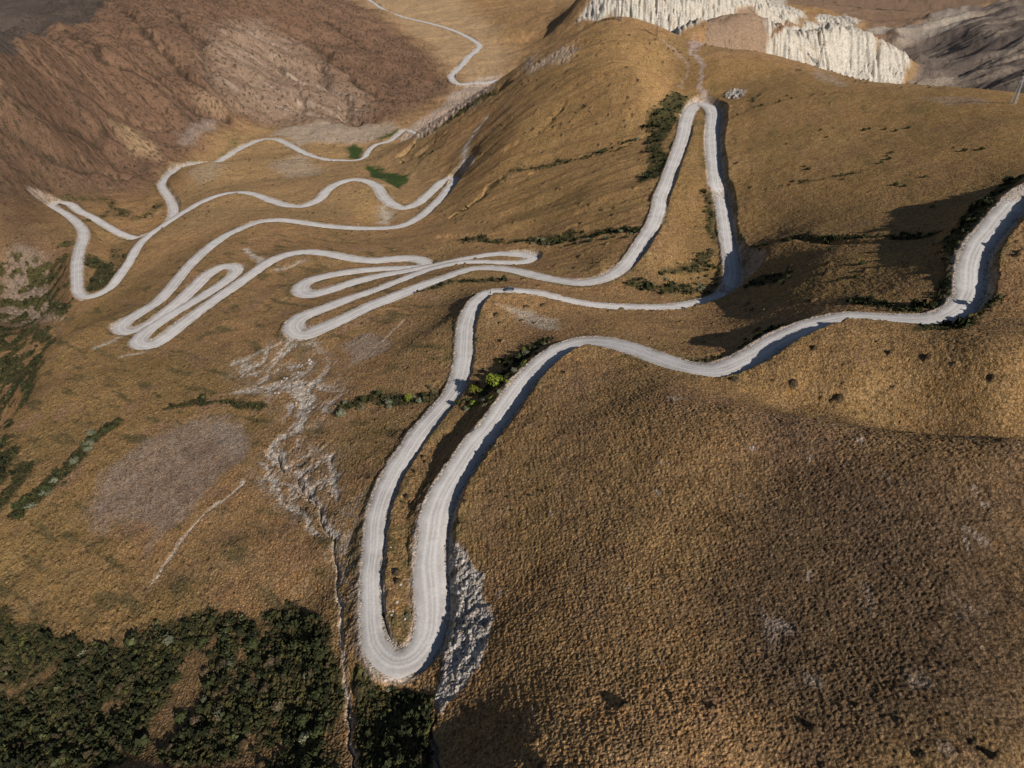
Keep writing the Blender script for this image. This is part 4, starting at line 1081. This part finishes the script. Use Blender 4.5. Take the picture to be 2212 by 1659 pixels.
# ------------------------------------------------------------------ things along the road
import bmesh
def plain(name, col, rough=.6, metal=0.0, spec=.3, var=.15, scale=4.0):
    m, nt, bs = node_mat(name)
    q = NT_(nt); tc_ = q.n("ShaderNodeTexCoord")
    f = q.noise(tc_.outputs["Object"], scale, 3, .6)
    q.l(q.mix(f, tuple(c * (1 - var) for c in col), tuple(min(1, c * (1 + var)) for c in col)), bs.inputs["Base Color"])
    bs.inputs["Roughness"].default_value = rough; bs.inputs["Metallic"].default_value = metal; bs.inputs["Specular IOR Level"].default_value = spec
    return m
def bm_obj(name, bm, mat, parent=None, smooth=False):
    me = bpy.data.meshes.new(name); bm.to_mesh(me); bm.free()
    me.materials.append(mat)
    if smooth:
        for p in me.polygons: p.use_smooth = True
    return new_obj(name, me, parent)
def b_box(bm, c, s, bev=0.0, taper=None, rot=0.0):
    r = bmesh.ops.create_cube(bm, size=1)
    vs = r['verts']
    for v in vs:
        v.co.x *= s[0]; v.co.y *= s[1]; v.co.z *= s[2]
        if taper and v.co.z > 0:
            v.co.x = v.co.x * taper[0] + taper[2]; v.co.y *= taper[1]
        v.co.x, v.co.y = v.co.x * math.cos(rot) - v.co.y * math.sin(rot), v.co.x * math.sin(rot) + v.co.y * math.cos(rot)
        v.co.x += c[0]; v.co.y += c[1]; v.co.z += c[2]
    if bev:
        es = list({e for v in vs for e in v.link_edges})
        bmesh.ops.bevel(bm, geom=es, offset=bev, segments=2, affect='EDGES', profile=.6)
def b_bar(bm, a, b, r, n=6, r2=None):
    V, F = limb_geo(a, b, r, r if r2 is None else r2, n)
    vs = [bm.verts.new(v) for v in V]
    for f in F: bm.faces.new([vs[i] for i in f])
    bm.faces.new(vs[:n][::-1]); bm.faces.new(vs[n:])
def b_cyl(bm, c, r, w, axis='y', n=20, bev=0.0):
    m = bmesh.ops.create_cone(bm, cap_ends=True, segments=n, radius1=r, radius2=r, depth=w)
    for v in m['verts']:
        x, y, z = v.co
        if axis == 'y': x, y, z = x, z, y
        if axis == 'x': x, y, z = z, y, x
        v.co = (x + c[0], y + c[1], z + c[2])

# --- dark blue four-wheel drive on the road
def road_pose(u, v):
    w = ground([(u, v)])[0]
    i = int(np.argmin((ROAD[:, 0] - w[0]) ** 2 + (ROAD[:, 1] - w[1]) ** 2))
    return w, i
w, i = road_pose(1098, 628)
PAINT = plain("dark_blue_paint", (.02, .035, .065), .25, .3, .6, .08)
GLASS = plain("tinted_glass", (.02, .03, .04), .06, 0, .8, .05)
RUB = plain("tyre_rubber", (.03, .03, .03), .85); RIM = plain("alloy_rim", (.62, .62, .62), .35, .6)
SILV = plain("silver_trim", (.6, .6, .62), .35, .5); BLK = plain("black_plastic", (.02, .02, .022), .6)
RED = plain("red_lamp", (.35, .02, .02), .3); LAMP = plain("clear_lamp", (.7, .7, .68), .15)
car = bpy.data.objects.new("car", None); COL.objects.link(car)
n_ = np.array([-RT[i, 1], RT[i, 0]])
off = (w[:2] - ROAD[i, :2]) @ n_
off = float(np.clip(off, -1.6, 1.6))
cx, cy = ROAD[i, :2] + n_ * off
car.location = (cx, cy, ROAD[i, 2] + .13)
car.rotation_euler = (0, 0, math.atan2(-RT[i, 1], -RT[i, 0]))
tag(car, "dark blue four-wheel drive with silver sills driving along the gravel road", "car")
bm = bmesh.new()
b_box(bm, (0, 0, .78), (4.7, 1.86, .56), .1)                     # lower body
b_box(bm, (1.62, 0, 1.08), (1.3, 1.72, .14), .05, (.94, .93, -.03))   # bonnet
b_box(bm, (-.55, 0, 1.42), (3.3, 1.74, .74), .09, (.84, .82, -.14))   # cabin
for x in (1.45, -1.42):
    for sy in (-1, 1):
        b_cyl(bm, (x, sy * .86, .52), .47, .2, 'y', 16)
bm_obj("body", bm, PAINT, car)
def quad_obj(name, pts, mat, parent, th=.02):
    bm = bmesh.new(); vs = [bm.verts.new(p) for p in pts]; f = bm.faces.new(vs)
    r = bmesh.ops.extrude_face_region(bm, geom=[f]); bm.normal_update()
    nn = f.normal.copy()
    for v in [g for g in r['geom'] if isinstance(g, bmesh.types.BMVert)]: v.co += nn * th
    bmesh.ops.recalc_face_normals(bm, faces=bm.faces)
    return bm_obj(name, bm, mat, parent)
quad_obj("windscreen", [(1.10, -.74, 1.16), (1.10, .74, 1.16), (.74, .64, 1.70), (.74, -.64, 1.70)], GLASS, car, .03)
quad_obj("rear_window", [(-2.19, -.7, 1.2), (-2.07, -.62, 1.68), (-2.07, .62, 1.68), (-2.19, .7, 1.2)], GLASS, car, .03)
for sy in (-1, 1):
    for x0, x1 in ((.9, .12), (.02, -.9), (-1.0, -1.9)):
        quad_obj("side_window", [(x0, sy * .865, 1.2), (x1, sy * .865, 1.2), (x1 * .93 - .03, sy * .775, 1.62), (x0 * .8, sy * .775, 1.62)], GLASS, car, .02 * sy)
    bm = bmesh.new(); b_box(bm, (0, sy * .95, .5), (2.1, .12, .1), .03); bm_obj("sill", bm, SILV, car)
    bm = bmesh.new(); b_box(bm, (.85, sy * 1.02, 1.18), (.12, .2, .16), .03); bm_obj("mirror", bm, SILV, car)
    bm = bmesh.new(); b_box(bm, (2.34, sy * .7, .92), (.06, .32, .18), .02); bm_obj("headlight", bm, LAMP, car)
    bm = bmesh.new(); b_box(bm, (-2.36, sy * .82, .95), (.05, .16, .34), .02); bm_obj("tail_light", bm, RED, car)
    bm = bmesh.new(); b_box(bm, (-.2, sy * .945, .86), (1.9, .03, .16), .01); bm_obj("side_stripe", bm, SILV, car)
    for x in (1.45, -1.42):
        bm = bmesh.new(); b_cyl(bm, (0, 0, 0), .4, .26, 'y', 22)
        wh = bm_obj("wheel", bm, RUB, car); wh.location = (x, sy * .84, .4)
        bm = bmesh.new(); b_cyl(bm, (0, sy * .135, 0), .27, .03, 'y', 14); bm_obj("rim", bm, RIM, wh)
bm = bmesh.new(); b_box(bm, (2.38, 0, .58), (.16, 1.84, .3), .05); bm_obj("bumper", bm, BLK, car)
bm = bmesh.new(); b_box(bm, (-2.4, 0, .58), (.16, 1.8, .26), .05); bm_obj("bumper", bm, BLK, car)
bm = bmesh.new(); b_box(bm, (2.36, 0, .92), (.05, .9, .2), .02); bm_obj("grille", bm, BLK, car)
bm = bmesh.new(); b_cyl(bm, (-2.53, 0, 1.05), .38, .24, 'x', 22); bm_obj("spare_wheel", bm, RUB, car)
bm = bmesh.new()
for sy in (-1, 1): b_bar(bm, (.35, sy * .62, 1.86), (-1.9, sy * .62, 1.86), .03)
for x in (.2, -.5, -1.2, -1.8): b_bar(bm, (x, -.66, 1.84), (x, .66, 1.84), .025)
bm_obj("roof_rack", bm, SILV, car)

# --- the person in dark clothing at the edge of the bend
pw = ground([(1059.5, 635)])[0]
SKIN = plain("skin", (.45, .28, .2), .6); DCL = plain("dark_cloth", (.022, .016, .028), .9); HAIR = plain("dark_hair", (.03, .02, .015), .8); BOOT = plain("boot_leather", (.05, .035, .03), .7)
J = {'pel': (0, 0, .95), 'chest': (0, .02, 1.32), 'neck': (0, .03, 1.47), 'head': (0, .05, 1.60), 'crown': (0, .04, 1.70), 'shL': (.19, .02, 1.40), 'elL': (.27, .02, 1.12), 'haL': (.12, .26, 1.12), 'shR': (-.19, .02, 1.40), 'elR': (-.27, .02, 1.12), 'haR': (-.12, .26, 1.12),
     'hiL': (.1, 0, .9), 'knL': (.14, .04, .5), 'anL': (.16, -.02, .09), 'toL': (.18, .16, .04), 'hiR': (-.1, 0, .9), 'knR': (-.13, .02, .5), 'anR': (-.15, -.04, .09), 'toR': (-.17, .14, .04)}
RD = {'pel': .15, 'chest': .15, 'neck': .06, 'head': .095, 'crown': .085, 'shL': .075, 'elL': .05, 'haL': .035, 'shR': .075, 'elR': .05, 'haR': .035, 'hiL': .1, 'knL': .065, 'anL': .045, 'toL': .04, 'hiR': .1, 'knR': .065, 'anR': .045, 'toR': .04}
def skin_body(name, J, RD, E, rootk, mat, parent=None):
    ks_ = list(J); me = bpy.data.meshes.new(name)
    me.from_pydata([J[k] for k in ks_], [(ks_.index(a), ks_.index(b)) for a, b in E], [])
    o = new_obj(name, me, parent)
    md = o.modifiers.new("skin", 'SKIN')
    for k, sv in zip(ks_, me.skin_vertices[0].data): 
        sv.radius = (RD[k], RD[k]); sv.use_root = (k == rootk)
    o.modifiers.new("sub", 'SUBSURF').levels = 2
    dg = bpy.context.evaluated_depsgraph_get()
    m2 = bpy.data.meshes.new_from_object(o.evaluated_get(dg))
    o.modifiers.clear(); o.data = m2
    m2.materials.clear(); m2.materials.append(mat)
    for p in m2.polygons: p.use_smooth = True
    return o
E_ = [('pel','chest'),('chest','neck'),('neck','head'),('head','crown'),('chest','shL'),('shL','elL'),('elL','haL'),('chest','shR'),('shR','elR'),('elR','haR'),('pel','hiL'),('hiL','knL'),('knL','anL'),('anL','toL'),('pel','hiR'),('hiR','knR'),('knR','anR'),('anR','toR')]
person = skin_body("person", J, RD, E_, 'pel', SKIN)
person.location = (pw[0], pw[1], pw[2] + .02); person.rotation_euler = (0, 0, 2.6)
tag(person, "person in dark clothing standing at the edge of the gravel bend, hands in front", "person")
JK = {k: J[k] for k in ('pel','chest','shL','elL','shR','elR')}; JK['cuL'] = (.15, .21, 1.12); JK['cuR'] = (-.15, .21, 1.12)
skin_body("jacket", JK, {'pel': .175, 'chest': .175, 'shL': .095, 'elL': .07, 'cuL': .05, 'shR': .095, 'elR': .07, 'cuR': .05}, [('pel','chest'),('chest','shL'),('shL','elL'),('elL','cuL'),('chest','shR'),('shR','elR'),('elR','cuR')], 'pel', DCL, person)
JT = {k: J[k] for k in ('pel','hiL','knL','hiR','knR')}; JT['anL'] = (.155, -.01, .14); JT['anR'] = (-.145, -.03, .14)
skin_body("trousers", JT, {'pel': .165, 'hiL': .115, 'knL': .085, 'anL': .07, 'hiR': .115, 'knR': .085, 'anR': .07}, [('pel','hiL'),('hiL','knL'),('knL','anL'),('pel','hiR'),('hiR','knR'),('knR','anR')], 'pel', DCL, person)
bm = bmesh.new(); bmesh.ops.create_icosphere(bm, subdivisions=3, radius=.125)
for v in bm.verts:
    v.co.y = v.co.y * 1.05 - .005; v.co.z = v.co.z * .95 + 1.68
    if v.co.y > .05 and v.co.z < 1.72: v.co.y = .05
bm_obj("hair", bm, HAIR, person, True)
for sx in (-1, 1):
    bm = bmesh.new(); b_box(bm, (sx * .165, .06, .06), (.11, .28, .12), .03); bm_obj("boot", bm, BOOT, person)
    bm = bmesh.new(); bmesh.ops.create_icosphere(bm, subdivisions=1, radius=.012)
    for v in bm.verts: v.co += Vector((sx * .035, .14, 1.63))
    bm_obj("eye", bm, BLK, person)
    for f in range(5):
        bm = bmesh.new(); b_bar(bm, (sx * (.115 - .012 * f), .27, 1.135 - .004 * f), (sx * (.105 - .02 * f), .335 - .008 * abs(f - 2), 1.13 + .005 * f), .009, 5, .007); bm_obj("finger", bm, SKIN, person)

# --- lattice pylons and poles of the power lines on the ridge
STEEL = plain("weathered_steel", (.20, .18, .175), .7, .2); GALV = plain("galvanised_steel", (.42, .41, .40), .55, .4); INS = plain("insulator_porcelain", (.12, .06, .04), .4); TIM = plain("dark_pole_timber", (.10, .075, .06), .9)
def pylon(uv, hpx, label, mat, lean=0.0, arms=3, width=.16, rot=.35, arm=.22, split=False):
    w = ground([uv])[0]
    dist = math.sqrt(w[0]**2 + w[1]**2 + (CAMZ - w[2])**2)
    dep = math.asin((CAMZ - w[2]) / dist)
    h = hpx * dist / FU / math.cos(dep) 
    b = h * width / 2; tp = b * .22
    root = bpy.data.objects.new("pylon", None); COL.objects.link(root); root.location = (w[0], w[1], w[2] - .6); root.rotation_euler = (0, 0, rot)
    tag(root, label, "pylon", "power line pylons on the ridge")
    cs = [(-1, -1), (1, -1), (1, 1), (-1, 1)]
    th_ = .0042 * h + .03
    for sx, sy in cs:
        bm = bmesh.new(); b_bar(bm, (sx * b, sy * b, 0), (sx * tp, sy * tp, h * .86), th_, 5, th_ * .8); bm_obj("leg", bm, mat, root)
    bm = bmesh.new()
    n = 8
    def at(k, c):
        f = k / n; r = b + (tp - b) * f
        return (c[0] * r, c[1] * r, f * h * .86)
    for k in range(n):
        for j in range(4):
            a, c = cs[j], cs[(j + 1) % 4]
            b_bar(bm, at(k, a), at(k + 1, c), th_ * .5, 4); b_bar(bm, at(k, c), at(k + 1, a), th_ * .5, 4)
            b_bar(bm, at(k + 1, a), at(k + 1, c), th_ * .45, 4)
    bm_obj("bracing", bm, mat, root)
    bm = bmesh.new(); b_bar(bm, (0, 0, h * .84), (0, 0, h), th_ * 1.5, 5, th_ * .7); bm_obj("peak", bm, mat, root)
    for k in range(arms):
        z = h * (.70 + .26 * k / max(arms - 1, 1)) if arms > 1 else h * .86
        al = h * arm * (1.0 if k % 2 == 0 else .8)
        bm = bmesh.new(); b_bar(bm, (-al, 0, z), (al, 0, z), th_ * .9, 5)
        b_bar(bm, (-al, 0, z), (0, 0, z + h * .045), th_ * .5, 4); b_bar(bm, (al, 0, z), (0, 0, z + h * .045), th_ * .5, 4)
        ar = bm_obj("crossarm", bm, mat, root)
        for sx in (-1, 1):
            bm = bmesh.new()
            for m_ in range(4): b_cyl(bm, (sx * al * .95, 0, z - .25 - .28 * m_), .16, .12, 'z', 8)
            bm_obj("insulator", bm, INS, ar)
    return root
pylon((1332, 42), 46, "tallest lattice pylon on the rounded summit of the long ridge", STEEL, arms=2, width=.15, rot=.2)
pylon((1341, 46), 38, "slim lattice pylon just right of the tallest one on the summit", STEEL, arms=2, width=.07, rot=.5, arm=.14)
pylon((1418, 76), 40, "dark pylon with two crossarms standing alone on the saddle before the white cliffs", TIM, arms=2, width=.09, rot=-.2, arm=.15)
pylon((1629, 28), 24, "small pylon on the rounded brown hill between the white badlands", STEEL, arms=2, width=.10, rot=.3, arm=.16)
pylon((1767, 143), 42, "dark pylon rising behind the grass ridge against the main white cliff", TIM, arms=3, width=.13, rot=-.4, arm=.18)
pylon((2188, 224), 50, "pale-legged lattice pylon at the right end of the skyline ridge", GALV, arms=3, width=.15, rot=.6, arm=.13)

def marker(u, v, mat, label, h=1.5, white=True):
    w = ground([(u, v)])[0]
    root = bpy.data.objects.new("marker_post", None); COL.objects.link(root); root.location = (w[0], w[1], w[2] - .1)
    tag(root, label, "marker post", "roadside marker posts")
    bm = bmesh.new(); b_box(bm, (0, 0, h / 2), (.16, .08, h), .01, (.9, .9, 0)); bm_obj("post", bm, mat, root)
    bm = bmesh.new(); b_box(bm, (0, -.05, h - .3), (.1, .02, .2), .004); bm_obj("reflector", bm, RED if white else LAMP, root)
WP = plain("white_paint", (.8, .8, .78), .6); DP = plain("dark_timber", (.06, .05, .045), .9)
marker(774, 487, WP, "white post on the far side of the long middle road", 2.2)
marker(714, 632, DP, "dark post below the tight left hairpin of the middle stack", 1.5, False)
marker(738, 562, WP, "pale post on the lower edge of the upper left road bend", 1.3)
marker(1207, 645, DP, "dark post on the far road edge right of the car", 1.2, False)

# --- loose boulders
BR = node_mat("boulder_stone"); 
_q = NT_(BR[1]); _g = _q.n("ShaderNodeNewGeometry")
_q.l(_q.mix(_q.noise(_g.outputs["Position"], 1.5, 4), (.28, .25, .23), (.52, .49, .46)), BR[2].inputs["Base Color"])
BM_ = []
for k in range(4):
    bm = bmesh.new(); bmesh.ops.create_icosphere(bm, subdivisions=2, radius=1)
    rg = random.Random(k)
    for v in bm.verts: v.co = Vector((v.co.x * 1.1, v.co.y * .85, v.co.z * .62)) * (1 + rg.uniform(-.16, .16))
    me = bpy.data.meshes.new("boulder"); bm.to_mesh(me); bm.free(); me.materials.append(BR[0]); BM_.append(me)
def boulders(spots, r0, r1, label, group):
    for w in ground(spots):
        if EDmin(w[0], w[1]) < .4: continue
        o = new_obj("boulder", BM_[int(rng.integers(0, 4))]); r = rng.uniform(r0, r1)
        o.location = (w[0], w[1], w[2] + r * .2); o.scale = (r, r, r); o.rotation_euler = (rng.uniform(-.3, .3), rng.uniform(-.3, .3), rng.uniform(0, 6.3))
        tag(o, label, "boulder", group)
boulders(scatter_poly([(972,1190),(1020,1240),(1045,1320),(1040,1400),(985,1460),(965,1400)], 16), .25, .7, "loose grey boulder on the rock face beside the nearest hairpin", "boulders of the rock face")
boulders(scatter_poly([(600,740),(680,760),(720,830),(660,890),(560,850)], 14), .4, 1.0, "pale boulder on the eroded ground below the middle hairpins", "boulders of the eroded slope")
boulders(scatter_poly([(840,1130),(862,1160),(880,1380),(850,1400),(838,1300)], 8), .2, .45, "small pale boulder inside the nearest hairpin", "boulders inside the nearest hairpin")
